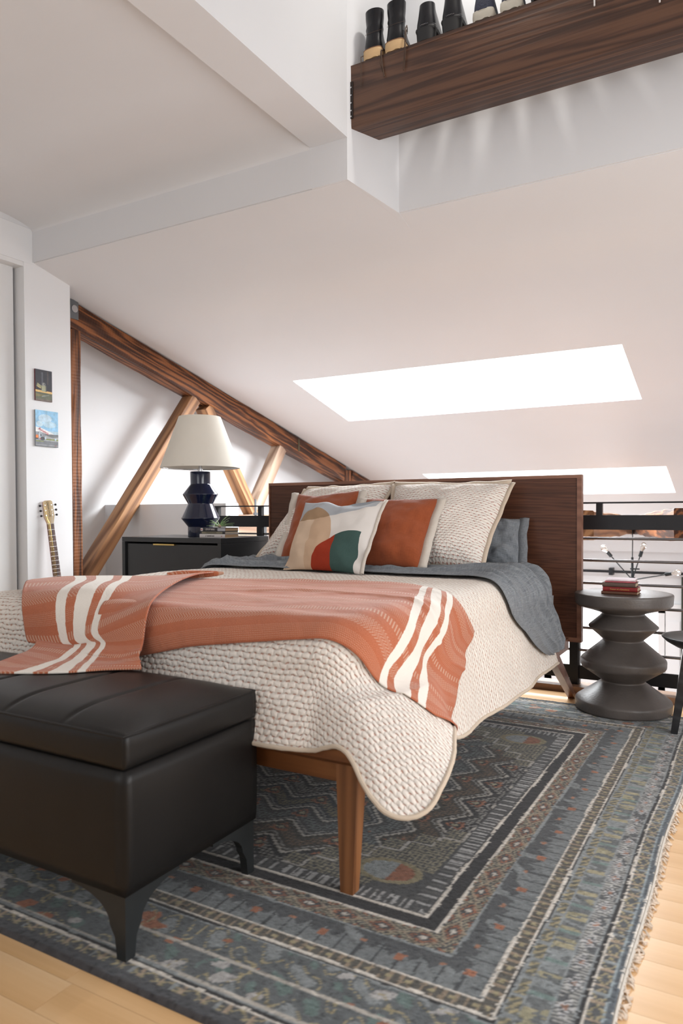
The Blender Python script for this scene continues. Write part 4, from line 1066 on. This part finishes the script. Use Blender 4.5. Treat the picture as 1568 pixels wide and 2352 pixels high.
painting('airplane_painting', 'unframed painting of a silver propeller airplane under a blue sky, below the dark one', 3.348, 3.536, 1.489, 1.742, [
    ('sky', (.27, .52, .74), rct(0, 1, .35, 1), 0), ('cloud', (.50, .66, .78), ell(.42, .78, .30, .12), 1), ('cloud', (.44, .62, .74), ell(.62, .62, .30, .09), 1), ('cloud', (.52, .68, .78), ell(.18, .62, .15, .08), 1), ('haze', (.42, .58, .68), rct(0, 1, .30, .44), 1),
    ('tarmac', (.17, .18, .20), rct(0, 1, 0, .17), 0), ('tarmac_stripe', (.30, .31, .32), rct(0, 1, .03, .05), 1), ('tarmac_stripe', (.38, .40, .42), rct(.35, 1, .16, .19), 1), ('grass', (.22, .26, .09), rct(.3, 1, .185, .225), 1), ('grass', (.24, .25, .08), rct(0, .35, .13, .155), 1), ('apron', (.36, .37, .38), rct(0, 1, .22, .31), 0.5),
    ('fuselage', (.78, .78, .78), [(0, .38), (0, .53), (.2, .52), (.5, .45), (.82, .365), (.6, .335), (.2, .38)], 2), ('fuselage_shadow', (.25, .27, .30), [(0, .30), (0, .40), (.2, .40), (.5, .35), (.4, .27)], 2.5),
    ('wing', (.16, .17, .18), [(.38, .345), (1, .36), (1, .29), (.75, .26), (.45, .305)], 3), ('engine', (.40, .46, .52), ell(.20, .32, .09, .065), 4), ('engine', (.13, .14, .16), ell(.21, .31, .05, .04), 5),
    ('propeller', (.60, .68, .74), rct(.15, .19, .19, .42), 6), ('landing_gear', (.07, .07, .08), ell(.30, .22, .10, .05), 5), ('wheel', (.50, .62, .68), ell(.42, .235, .035, .045), 6), ('wheel', (.45, .58, .66), ell(.87, .22, .04, .03), 6),
    ('truck', (.80, .22, .05), rct(.0, .11, .225, .31), 5), ('truck_wheels', (.05, .05, .05), rct(0, .10, .195, .228), 6), ('crew', (.6, .05, .05), rct(.16, .21, .2, .225), 7)],
    plain('grey_canvas_edge', (.30, .33, .36), .6))
ap = [o for o in bpy.data.objects if o.name.startswith('airplane_painting')][0]
RED = plain('aircraft_red', (.55, .02, .05), .6)
tx = text_mesh('fuselage_lettering', 'Avianca', .028, RED, frame_M((.0150, -.030, .108), (0, math.cos(-.40), math.sin(-.40)), (0, .38, .92)), ap, .0001)
text_mesh('signature', 'eer', .009, RED, frame_M((.0132, .072, .012), (0, 1, 0), (0, 0, 1)), ap, .0001)

def guitar():
    base = Vector((-4.222, 3.475, .0)); head = Vector((-4.352, 3.425, 1.11))
    up = (head-base).normalized(); n0 = Vector((.90, -.44, 0)); n = (n0-up*n0.dot(up)).normalized(); side = up.cross(n)   # side points to the right seen from the front
    t = thing('guitar', 'small acoustic guitar leaning on the left wall with pale headstock showing above the bed', 'guitar', tuple(base))
    def W(s, u, d=0.0): return tuple(side*s+up*u+n*d)
    Lh = (head-base).length
    def prism(nm, poly, d0, d1, mat, bev=.001):
        return hexa(nm, [W(s, u, d0) for s, u in poly], [W(s, u, d1) for s, u in poly], mat, t, bev)
    nk = Lh-.165
    MAPLE = wood('maple_headstock', (.50, .36, .18), (.66, .50, .28), (.76, .62, .40), 6, .1, .4, 3, .5, .02, .4, 'Z'); MAH = plain('mahogany_side', (.30, .07, .025), .4); ROSE = wood('rosewood_fretboard', (.05, .022, .015), (.12, .055, .04), (.19, .10, .08), 12, .1, .45, 3, .5, .02, .4, 'Z')
    # body (hidden behind the bed): rounded figure eight
    out = []
    for i in range(40):
        a = 2*PI*i/40; u = .24-.21*math.cos(a); w_ = .13+.035*math.cos(2*(a))+.015*math.cos(a); out.append((w_*math.sin(a)*1.15, u))
    prism('body', out, -.08, .0, MAH, .004); prism('soundboard', [(s*.985, .24+(u-.24)*.985) for s, u in out], .0, .003, plain('spruce_top', (.62, .40, .18), .4), .0005)
    tube('sound_hole', [W(0, .30, .003), W(0, .30, .0036)], .042, plain('sound_hole_dark', (.01, .01, .01), .9), t, 32)
    prism('bridge', [(-.06, .15), (.06, .15), (.06, .172), (-.06, .172)], .003, .012, ROSE)
    prism('neck', [(-.025, .42), (.025, .42), (.021, nk), (-.021, nk)], -.020, .002, MAH, .003)
    prism('fretboard', [(-.028, .34), (.028, .34), (.0225, nk), (-.0225, nk)], .002, .008, ROSE, .0005)
    prism('headstock', [(-.0225, nk), (.0225, nk), (.034, nk+.05), (.031, nk+.155), (.020, nk+.163), (-.018, nk+.163), (-.033, nk+.155), (-.036, nk+.05)], -.010, .004, MAH, .0015)
    prism('headstock_veneer', [(-.022, nk), (.022, nk), (.0335, nk+.05), (.0305, nk+.155), (.0195, nk+.1625), (-.0175, nk+.1625), (-.0325, nk+.155), (-.0355, nk+.05)], .004, .0062, MAPLE, .0004)
    prism('nut', [(-.0225, nk-.004), (.0225, nk-.004), (.0225, nk+.001), (-.0225, nk+.001)], .006, .012, IVORY, .0003)
    f = 0; scale = nk-.16
    for k in range(1, 15):
        u = nk-scale*(1-2**(-k/12)); hw = .0225+.0055*(nk-u)/(nk-.34)
        prism('fret', [(-hw, u-.0005), (hw, u-.0005), (hw, u+.0005), (-hw, u+.0005)], .008, .0092, CHROME, 0)
        if k in (3, 5, 7, 9, 12):
            u0 = nk-scale*(1-2**(-(k-.5)/12)); tube('fret_marker', [W(0, u0, .0078), W(0, u0, .0084)], .003, IVORY, t, 12)
    for k in range(6):
        s0 = -.017+k*.0068
        tube('string', [W(s0*1.35, .16, .013), W(s0, nk, .0115), W((-.024 if k < 3 else .024), nk+.05+(.033*(2-k if k < 3 else k-3)), .008)], .0006, BRASS if k < 3 else CHROME, t, 5)
    for sgn in (-1, 1):
        for k in range(3):
            u = nk+.058+k*.036
            tube('tuner_post', [W(sgn*.021, u, .004), W(sgn*.021, u, .012)], .0035, CHROME, t, 10)
            tube('tuner_shaft', [W(sgn*.030, u, -.003), W(sgn*.046, u, -.003)], .002, CHROME, t, 8)
            tube('tuner_button', [W(sgn*.044, u, -.003), W(sgn*.049, u, -.003), W(sgn*.055, u, -.003), W(sgn*.059, u, -.003)], [.004, .0075, .008, .004], plain('black_button', (.01, .01, .012), .3) if 'black_button' not in bpy.data.materials else bpy.data.materials['black_button'], t, 12)
    ink = bpy.data.materials['black_ink']
    for i, ch in enumerate('GRETSCH'):
        p = W(-.002+.001*i, nk+.147-i*.0158, .0064); text_mesh('headstock_letter', ch, .020, ink, frame_M(p, tuple(side), tuple(up)), t, .0002)
    prism('truss_cover', [(-.008, nk+.006), (.008, nk+.006), (.010, nk+.022), (-.010, nk+.022)], .0062, .0076, MAPLE, .0003)
guitar()

# ------------------------------------------------------------------ shoes on the loft beam
def loft_sections(bm, secs, seg=28):
    """secs: (z, cx, cy, rx, ry_back, ry_front, power) horizontal superellipse rings"""
    R = []
    for z, cy, rx, rb, rf, pw in secs:
        ring = []
        for i in range(seg):
            a = 2*PI*i/seg; ca, sa = math.cos(a), math.sin(a)
            x = rx*math.copysign(abs(ca)**(2/pw), ca); y = (rf if sa > 0 else rb)*math.copysign(abs(sa)**(2/pw), sa)
            ring.append(bm.verts.new((x, cy+y, z)))
        R.append(ring)
    for a, b in zip(R, R[1:]):
        for i in range(seg): bm.faces.new((a[i], a[(i+1) % seg], b[(i+1) % seg], b[i]))
    bm.faces.new(R[0][::-1]); bm.faces.new(R[-1]); return R
CREPE = plain('crepe_sole', (.62, .42, .22), .8, 0, .08, 20, .3, 60)
RUBW = plain('off_white_rubber', (.50, .47, .40), .75, 0, .05, 20, .15, 80)
RUBB = plain('black_rubber', (.010, .010, .011), .55, 0, .1)
SUEDE = plain('navy_suede', (.010, .013, .035), .85, 0, .2, 60, .3, 200)
LACE = plain('brown_lace', (.06, .032, .018), .8); LACEW = plain('white_lace', (.75, .73, .72), .8)
BZ = 3.357
def foot_outline(k=1.0, heel=.034, ball=.048, L=.28):
    """plan of a sole, heel at y=0 toes at y=L"""
    pts = []
    for s, w_ in ((0, .0), (.012, .55), (.04, .85), (.09, 1.0), (.25, .95), (.42, .95), (.60, 1.08), (.74, 1.14), (.86, 1.05), (.95, .7), (1.0, .0)): pts.append((heel*w_, s*L))
    return pts
def sole_mesh(bm, z0, z1, k=1.0, L=.28, wob=0.0, heel=.034):
    pts = foot_outline(L=L, heel=heel); m = 44; ring = []
    right = [crom(pts, i/(m//2)) for i in range(m//2+1)]
    poly = [(x*k, y) for x, y in right]+[(-x*k, y) for x, y in right[-2:0:-1]]
    n = len(poly)
    a = [bm.verts.new((x*.96, y+.002, z0+wob*abs(math.sin(i*1.1)))) for i, (x, y) in enumerate(poly)]; b = [bm.verts.new((x, y, (z0+z1)/2)) for x, y in poly]; c = [bm.verts.new((x*.97, y+.001, z1)) for x, y in poly]
    bm.faces.new(a[::-1]); bm.faces.new(c)
    for p, q in ((a, b), (b, c)):
        for i in range(n): bm.faces.new((p[i], p[(i+1) % n], q[(i+1) % n], q[i]))
def boot(x, label, rz=0):
    t = thing('boot', label, 'boot', (x, 3.372, BZ), rz, 'black laced ankle boots on the beam'); t.scale = (1.32, .84, 1.10)
    bm = bmesh.new(); sole_mesh(bm, 0, .046, 1.18, .27, .005); from_bm('sole', bm, CREPE, t, True)
    bm = bmesh.new(); sole_mesh(bm, .046, .050, 1.2, .275); from_bm('welt', bm, plain('welt_brown', (.20, .09, .04), .6) if 'welt_brown' not in bpy.data.materials else bpy.data.materials['welt_brown'], t, True)
    bm = bmesh.new()
    loft_sections(bm, [(.051, .045, .036, .044, .213, 2.4), (.068, .045, .037, .045, .20, 2.3), (.085, .045, .035, .043, .14, 2.2), (.11, .047, .034, .041, .085, 2.1), (.135, .05, .033, .040, .055, 2), (.150, .05, .036, .043, .054, 2), (.165, .052, .034, .041, .05, 2), (.20, .052, .037, .044, .052, 2), (.232, .052, .038, .045, .052, 2), (.234, .052, .033, .04, .047, 2), (.20, .052, .031, .038, .045, 2)])
    from_bm('upper', bm, BOOTL, t, True)
    pts = []
    for i in range(13):
        a = PI+PI*i/12; pts.append((.0365*math.cos(a), .047+.0445*math.sin(a), .118-.02*math.sin(PI*i/12)+.02))
    tube('back_seam', [(x, y-.0, z) for x, y, z in pts], .0007, LACE, t, 6)
    return t
def lace(name, label, pts, mat, cat='shoelace', g=None):
    o = tube(name, pts, .0022, mat, None, 8); tag(o, label, cat, g); return o
b1 = boot(-1.742, 'black leather ankle boot with tan crepe sole, nearest the beam end')
b2 = boot(-1.617, 'black leather ankle boot with tan crepe sole, second from the beam end')
def hang(par, x, z0, z1, dx=.004):
    o = tube('shoelace', [(x, 3.366, z0), (x-.004, 3.364, (z0*2+z1)/3), (x+dx, 3.366, (z0+z1*2)/3), (x+dx*2, 3.365, z1)], .0022, LACE, None, 8); adopt(par, o)
    return o
adopt(b1, tube('shoelace', [(-1.795, 3.40, 3.40), (-1.797, 3.366, 3.375), (-1.796, 3.364, 3.32), (-1.800, 3.366, 3.225)], .0020, LACE, None, 8))
adopt(b1, tube('shoelace', [(-1.690, 3.44, 3.42), (-1.681, 3.368, 3.375), (-1.676, 3.364, 3.31), (-1.664, 3.366, 3.235)], .0028, LACE, None, 8))
adopt(b1, tube('shoelace', [(-1.690, 3.44, 3.42), (-1.684, 3.368, 3.37), (-1.686, 3.364, 3.31), (-1.672, 3.366, 3.262)], .0018, LACE, None, 8))
adopt(b2, tube('shoelace', [(-1.568, 3.44, 3.47), (-1.552, 3.40, 3.475), (-1.545, 3.368, 3.44), (-1.549, 3.364, 3.34), (-1.556, 3.366, 3.236)], .0026, LACE, None, 8))
adopt(b2, tube('shoelace', [(-1.568, 3.44, 3.46), (-1.549, 3.40, 3.465), (-1.540, 3.368, 3.43), (-1.542, 3.363, 3.33), (-1.553, 3.366, 3.25)], .0018, LACE, None, 8))
def loafer(x, label, rz=0):
    t = thing('loafer', label, 'shoe', (x, 3.374, BZ), rz, 'black studded slip on shoes on the beam'); t.scale = (1.27, .82, 1.14)
    bm = bmesh.new(); loft_sections(bm, [(0, .04, .036, .038, .03, 3), (.05, .042, .040, .042, .034, 2.8)]); from_bm('heel', bm, RUBB, t, True)
    bm = bmesh.new(); sole_mesh(bm, .045, .06, 1.22, .27); from_bm('sole', bm, RUBB, t, True)
    bm = bmesh.new(); loft_sections(bm, [(.058, .045, .040, .045, .205, 2.4), (.085, .046, .039, .044, .20, 2.2), (.11, .048, .036, .042, .16, 2.1), (.145, .052, .033, .040, .055, 2), (.168, .054, .031, .038, .045, 2), (.170, .054, .027, .034, .04, 2), (.13, .054, .025, .032, .035, 2)]); from_bm('upper', bm, BOOTL, t, True)
    bm = bmesh.new()
    for i in range(26):
        a = PI*.92+PI*1.16*i/25; p = (.0405*math.cos(a), .046+.045*math.sin(a) if math.sin(a) < 0 else .046+.20*math.sin(a), .067)
        bmesh.ops.create_icosphere(bm, subdivisions=1, radius=.0018, matrix=Matrix.Translation(p))
    tag(from_bm('studs', bm, CHROME, t), kind='stuff')
loafer(-1.448, 'black slip on shoe with studded welt and block heel, beside the boots')
loafer(-1.312, 'black slip on shoe with studded welt and block heel, beside the navy sneakers')
def sneaker(x, label, up, g, rub=RUBW, tag_=True):
    t = thing('sneaker', label, 'shoe', (x, 3.374, BZ), 0, g); t.scale = (1.25, .80, 1.18)
    bm = bmesh.new(); sole_mesh(bm, 0, .042, 1.25, .285, .006); from_bm('sole', bm, rub, t, True)
    bm = bmesh.new(); loft_sections(bm, [(.040, .046, .040, .046, .22, 2.4), (.07, .046, .038, .044, .20, 2.2), (.10, .048, .034, .040, .12, 2.1), (.125, .052, .031, .038, .06, 2), (.127, .052, .027, .034, .055, 2), (.09, .054, .025, .032, .045, 2)]); from_bm('upper', bm, up, t, True)
    return t
sneaker(-1.150, 'navy sneaker with thick off white rubber heel, left one', SUEDE, 'navy sneakers on the beam')
sneaker(-1.015, 'navy sneaker with thick off white rubber heel, right one', SUEDE, 'navy sneakers on the beam')
for k, x in enumerate((-.87, -.745)):
    sneaker(x, 'black shoe at the top edge of the photo, %s' % ('just right of the navy sneakers' if k == 0 else 'farther from the navy sneakers'), RUBB, 'black shoes at the top edge', RUBB)
for k, x in enumerate((-.60, -.455)):
    s = sneaker(x, 'canvas shoe with white lace above the photo edge, %s' % ('left one' if k == 0 else 'right one'), LACEW, 'canvas shoes with hanging white laces')
adopt(bpy.data.objects['sneaker.004'], tube('shoelace', [(-.634, 3.42, 3.42), (-.634, 3.367, 3.37), (-.635, 3.366, 3.30), (-.6345, 3.366, 3.236)], .0035, LACEW, None, 8))
adopt(bpy.data.objects['sneaker.005'], tube('shoelace', [(-.39, 3.42, 3.42), (-.368, 3.367, 3.37), (-.369, 3.366, 3.25), (-.370, 3.366, 3.160)], .0035, LACEW, None, 8))

# ceiling downlight in the light well: casts the shoe shadows
def downlight():
    t = thing('downlight', 'small recessed ceiling downlight high in the light well', 'lamp', (-1.17, 3.30, 4.365))
    bm = bmesh.new(); add_tube(bm, [(.06*math.cos(a), .06*math.sin(a), 0) for a in [i/24*2*PI for i in range(25)]], .008, 8); from_bm('trim_ring', bm, CHROME, t, True)
    l = bpy.data.lights.new('lamp_bulb', 'AREA'); l.shape = 'DISK'; l.size = .13; l.energy = 7.5; l.color = (1, .95, .88); l.spread = math.radians(120)
    o = bpy.data.objects.new('lamp_bulb', l); COL.objects.link(o); o.location = (-1.17, 3.30, 4.345); 
downlight()

# ------------------------------------------------------------------ patterned rug, every knot coloured
def rug():
    XR_, YN, YF = -.232, 1.100, 3.885; XL_ = -3.05; s = .0052
    nx = int((XR_-XL_)/s); ny = int((YF-YN)/s)
    x = np.linspace(XL_, XR_, nx+1); y = np.linspace(YN, YF, ny+1); X, Y = np.meshgrid(x, y)
    rg = np.random.default_rng(5)
    def nz(a, b, sc, seed):
        r = np.random.default_rng(seed); out = np.zeros_like(a)
        for _ in range(7):
            kx, ky, ph = r.normal(0, sc), r.normal(0, sc), r.uniform(0, 6.28); out += np.sin(a*kx+b*ky+ph)
        return out/7
    wob = .004*nz(X, Y, 22, 1); wob2 = .004*nz(X, Y, 22, 2)
    r = XR_-X+wob; n_ = (Y-YN)-.045+wob2; f_ = (YF-Y)-.0+wob2
    # border distance (near and far borders are a little wider)
    near = (Y-YN)+wob2; far = (YF-Y)+wob2
    def warp(v): return np.where(v < .08, v*.9, np.where(v < .28, .072+(v-.08)*.72, .216+(v-.28)*.96))
    dn, df = warp(near), warp(far)
    d = np.minimum(np.minimum(r, dn), df)
    isr = r <= np.minimum(dn, df); t = np.where(isr, Y, X)
    t0 = t
    C = lambda *c: np.array(c)
    char, dgrey, blue, lblue = C(.040, .040, .042), C(.074, .076, .078), C(.105, .113, .118), C(.245, .265, .27)
    cream, white, tan, rust, ochre, teal = C(.62, .58, .52), C(.46, .46, .46), C(.24, .19, .14), C(.32, .14, .085), C(.31, .27, .17), C(.13, .175, .165)
    col = np.zeros(X.shape+(3,)); col[:] = char
    def put(m, c): col[m] = c
    def sw(p, a=0.): return (t/p+a) % 1.0
    def tri(p, a=0.): return np.abs(((t/p+a) % 1.0)*2-1)
    # --- field: stepped zigzag medallions
    rr = np.minimum(r, 9)-.54; nn = np.minimum(dn, df)-.54; dd = np.minimum(rr, nn); tt_ = np.where(rr < nn, Y-2.49, X+1.62)
    per = .20; zg = np.abs(((tt_/per) % 1.0)*2-1); zs = np.floor(zg*6)/6*.5+zg*.5
    q = dd+.085*zs; ph = (q/.118) % 1.0; k = np.floor(q/.118).astype(int)
    base = [char, C(.060, .056, .050), dgrey*.9, C(.050, .056, .062)]
    for i in range(4): put((k % 4) == i, base[i])
    lat = (((X+Y)/.030) % 1.0 < .42) ^ (((X-Y)/.030) % 1.0 < .42)
    mid = (ph > .38) & (ph < .80)
    put(mid & lat & (k % 4 == 0), C(.24, .235, .22)); put(mid & lat & (k % 4 == 1), C(.15, .105, .075)); put(mid & lat & (k % 4 == 2), C(.16, .18, .18)); put(mid & lat & (k % 4 == 3), C(.20, .175, .12))
    dia = np.abs((((tt_/per) % 1)-.5)*per)/.030+np.abs((ph-.58)*.118)/.030
    put((dia < 1.1) & (dia > .78), rust*.9); put(dia < .78, char); put(dia < .42, C(.30, .28, .20))
    put((ph < .095), C(.40, .38, .345)); put((ph > .19) & (ph < .25), C(.26, .255, .245))
    lat2 = lat
    # corner spandrel stairs
    cor = (rr >= 0) & (nn >= 0) & (np.floor(rr/.07)*.07+np.floor(nn/.07)*.07 < .36)
    st = np.floor(rr/.07)*.07+np.floor(nn/.07)*.07
    put(cor, dgrey); put(cor & lat & (st > .1), C(.25, .23, .17))
    cu, cv = rr-.12, nn-.10; ci = (cu/.075)**2+(cv/.05)**2; put(cor & (ci < 1), C(.25, .27, .27)); put(cor & (ci < 1) & (cu < -.01), rust*.8); put(cor & (ci > 1) & (ci < 1.7), ochre*.8)
    edge = (rr >= -.0) & (nn >= 0) & (np.abs(st-.35) < .012) & (((rr % .07) < .008) | ((nn % .07) < .008)); put(edge, C(.40, .38, .35))
    # --- inner frame
    m = (d >= .484) & (d < .54); put(m, dgrey); put(m & (sw(.021) < .55) & (d > .490) & (d < .535), C(.36, .36, .355)); put(m & (sw(.042) < .2), C(.10, .10, .10))
    put((d >= .473) & (d < .484), cream); put((d >= .436) & (d < .475), char); put((d >= .425) & (d < .436), cream)
    m = (d >= .367) & (d < .427); put(m, dgrey)
    z = np.abs((d-.397)/.030)+np.abs(sw(.105)-.5)*2; put(m & (z < 1.0) & (z > .80), tan*1.2); put(m & (z < .66) & (z > .50), rust*.9); put(m & (z < .25), cream*.8)
    put(m & (z > 1.0) & (((z*3.2) % 1) < .45), C(.30, .27, .20)); put(m & (z > 1.62) & (z < 1.75), rust*.8)
    put((d >= .360) & (d < .367), lblue)
    m = (d >= .260) & (d < .360); put(m, C(.085, .090, .095))
    sc_ = (d-.260)/.10; lobes = (sc_ < .78-.32*np.abs(np.sin(t/.05*PI))); put(m & lobes, C(.175, .19, .195)); put(m & lobes & (sw(.05) < .12), C(.07, .075, .08))
    fl = (np.abs(sw(.20)-.5) < .055) & (sc_ > .35) & (sc_ < .58); put(m & fl, rust); fl = (np.abs(sw(.20, .5)-.5) < .05) & (sc_ > .62) & (sc_ < .72); put(m & fl, C(.33, .17, .11))
    bl = nz(X, Y, 34, 8); put(m & (bl > .38) & ~lobes, lblue*.85)
    put((d >= .253) & (d < .260), cream)
    m = (d >= .221) & (d < .253); put(m, C(.10, .095, .085)); put(m & (np.abs(tri(.05)-.5) < .14), tan*1.1); put(m & (np.abs(d-.237) < .005) & (sw(.05) < .3), ochre)
    put((d >= .214) & (d < .221), cream); put((d >= .209) & (d < .214), char); put((d >= .203) & (d < .209), lblue)
    # --- outer bands
    m = (d >= .181) & (d < .203); put(m, C(.12, .12, .105)); put(m & (((t/.026+d/.022) % 1) < .45), ochre); put(m & (sw(.07) < .2), lblue*.9)
    put((d >= .175) & (d < .181), lblue)
    m = (d >= .124) & (d < .175); put(m, C(.135, .145, .148)); bl = nz(X, Y, 60, 9); put(m & (bl > .12), C(.235, .255, .26)); put(m & (bl < -.30), C(.30, .28, .19)); put(m & (sw(.13) < .16) & (bl > -.2), C(.33, .30, .20)); put(m & (sw(.13, .5) < .10), teal*1.3)
    put((d >= .118) & (d < .124), lblue)
    m = (d >= .077) & (d < .118); put(m, C(.10, .105, .11)); z = np.abs((d-.0975)/.0205)+np.abs(sw(.085)-.5)*2.1; put(m & (z < .95) & (((z*3.4) % 1) < .5), white); put(m & (z < .32) & (z > .12), C(.30, .17, .12)); put(m & (z >= .95) & (((z*4) % 1) < .4), C(.38, .38, .36))
    put((d >= .070) & (d < .077), lblue); put((d >= .062) & (d < .070), char); put((d >= .055) & (d < .062), cream)
    m = (d >= .024) & (d < .055); put(m, C(.10, .105, .11)); tt = np.abs((d-.039)/.016)
    put(m & (tri(.06) > tt*.9) & (tri(.06) < tt*.9+.3), ochre*1.05); put(m & (sw(.06, .5) < .13), C(.34, .27, .20)); put(m & (sw(.12) < .08), lblue)
    put((d >= .018) & (d < .024), C(.28, .33, .35)); put((d < .018), C(.10, .115, .13))
    put((isr) & (r < .006), C(.60, .56, .50)); put((~isr) & (d < .03), C(.085, .088, .095)); put((~isr) & (d < .01), C(.07, .066, .068))
    # blotchy motifs inside the wider near border
    nb = (~isr) & (d > .075) & (d < .205); put(nb & (d < .205), C(.115, .125, .13)); bz = nz(X, Y, 46, 12); bz2 = nz(X, Y, 30, 13)
    put(nb & (bz > .28), lblue*.9); put(nb & (bz < -.36), teal); put(nb & (bz2 > .42), C(.38, .37, .36)); put(nb & (bz2 < -.45), rust); put(nb & (np.abs(bz-.1) < .03), ochre); put(nb & ((d < .08) | (np.abs(d-.14) < .003)), cream*.7)
    # knots: colour jitter in short rows
    jit = rg.normal(1, .16, X.shape); jit = (jit+np.roll(jit, 1, 1)+np.roll(jit, -1, 1)*.6)/2.6
    dark = rg.random(X.shape); dark = (dark+np.roll(dark, 1, 1))/2; jit = np.where(dark < .22, jit*.62, jit); jit = np.where(dark > .84, jit*1.22, jit)
    # yarn colour spread sideways a little
    sh = rg.integers(-1, 2, X.shape)*(rg.random(X.shape) < .18); idx = np.clip(np.arange(nx+1)[None, :]+sh, 0, nx); col = np.take_along_axis(col, idx[..., None].repeat(3, 2), 1)
    col = col*jit[..., None]*(1+.14*nz(X, Y, 6, 20))[..., None]
    col = np.clip(col*.86, 0, 1)
    lum = col.mean(2); Z = .010+.0016*rg.random(X.shape)+.0012*np.clip(lum*2, 0, 1)
    edge_ = np.minimum(np.minimum(XR_-X, Y-YN), YF-Y); Z = np.where(edge_ < .002, .0005, Z)
    Z = Z+.0
    wave = .004*nz(X, Y, 2.2, 30)
    Xw = X+np.where(XR_-X < .25, (.010*np.sin(Y*2.1+.5)+.004*np.sin(Y*7))*(1-(XR_-X)/.25), 0); Yw = Y
    co = np.stack([Xw, Yw, Z], -1).reshape(-1, 3).astype(np.float32)
    i = np.arange(ny)[:, None]*(nx+1)+np.arange(nx)[None, :]; q4 = np.stack([i, i+1, i+nx+2, i+nx+1], -1).reshape(-1, 4).astype(np.int32)
    me = bpy.data.meshes.new('pile'); me.vertices.add(len(co)); me.vertices.foreach_set('co', co.ravel())
    me.loops.add(q4.size); me.loops.foreach_set('vertex_index', q4.ravel()); me.polygons.add(len(q4))
    me.polygons.foreach_set('loop_start', np.arange(0, q4.size, 4, dtype=np.int32)); me.update(calc_edges=True)
    a = me.color_attributes.new('knot', 'FLOAT_COLOR', 'POINT'); a.data.foreach_set('color', np.concatenate([col.reshape(-1, 3), np.ones((len(co), 1))], 1).astype(np.float32).ravel())
    m = NT('rug_wool'); at = m.add('ShaderNodeAttribute'); at.attribute_name = 'knot'
    fnz = m.noise(m.mapping(m.coord(), (1, 1, 1)), 320, 3); c2 = m.mix(m.M('MULTIPLY', fnz, .5), at.outputs[0], m.mix(1.0, at.outputs[0], (1.5, 1.5, 1.5), 'MULTIPLY'))
    m.bump(fnz, .5, .003); mat = m.fin(c2, .96, spec=.05, Sheen_Weight=.15)
    t_ = thing('rug', 'grey blue patterned wool rug with cream lines and fringe under the bed', 'rug', (-1.65, 2.5, 0))
    o = link('pile', me, mat, None); tag(o, kind='stuff'); adopt(t_, o)
    # fringe along the right edge
    bm = bmesh.new(); rd = random.Random(2); yy = YN+.01
    while yy < YF-.3:
        x0 = XR_+(.010*math.sin(yy*2.1+.5)+.004*math.sin(yy*7)); L = rd.uniform(.008, .024); k = rd.uniform(-.02, .02)
        for s_ in range(3):
            kk = k+rd.uniform(-.008, .008); add_tube(bm, [(x0-.004, yy, .006), (x0+L*.5, yy+kk*.4, .006+rd.uniform(0, .004)), (x0+L*.85, yy+kk, .003), (x0+L, yy+kk*1.3, .0015)], [.0018, .0016, .0013, .0006], 4, False)
        yy += rd.uniform(.006, .013)
    fr = from_bm('fringe', bm, plain('fringe_cotton', (.62, .52, .42), .9, 0, .2, 60)); tag(fr, kind='stuff'); adopt(t_, fr)
    e = tube('selvedge', [(XR_+(.010*math.sin(v_*2.1+.5)+.004*math.sin(v_*7)), v_, .006) for v_ in np.linspace(YN, YF, 80)], .0045, plain('selvedge_cotton', (.58, .54, .48), .9), None, 6); adopt(t_, e)
rug()
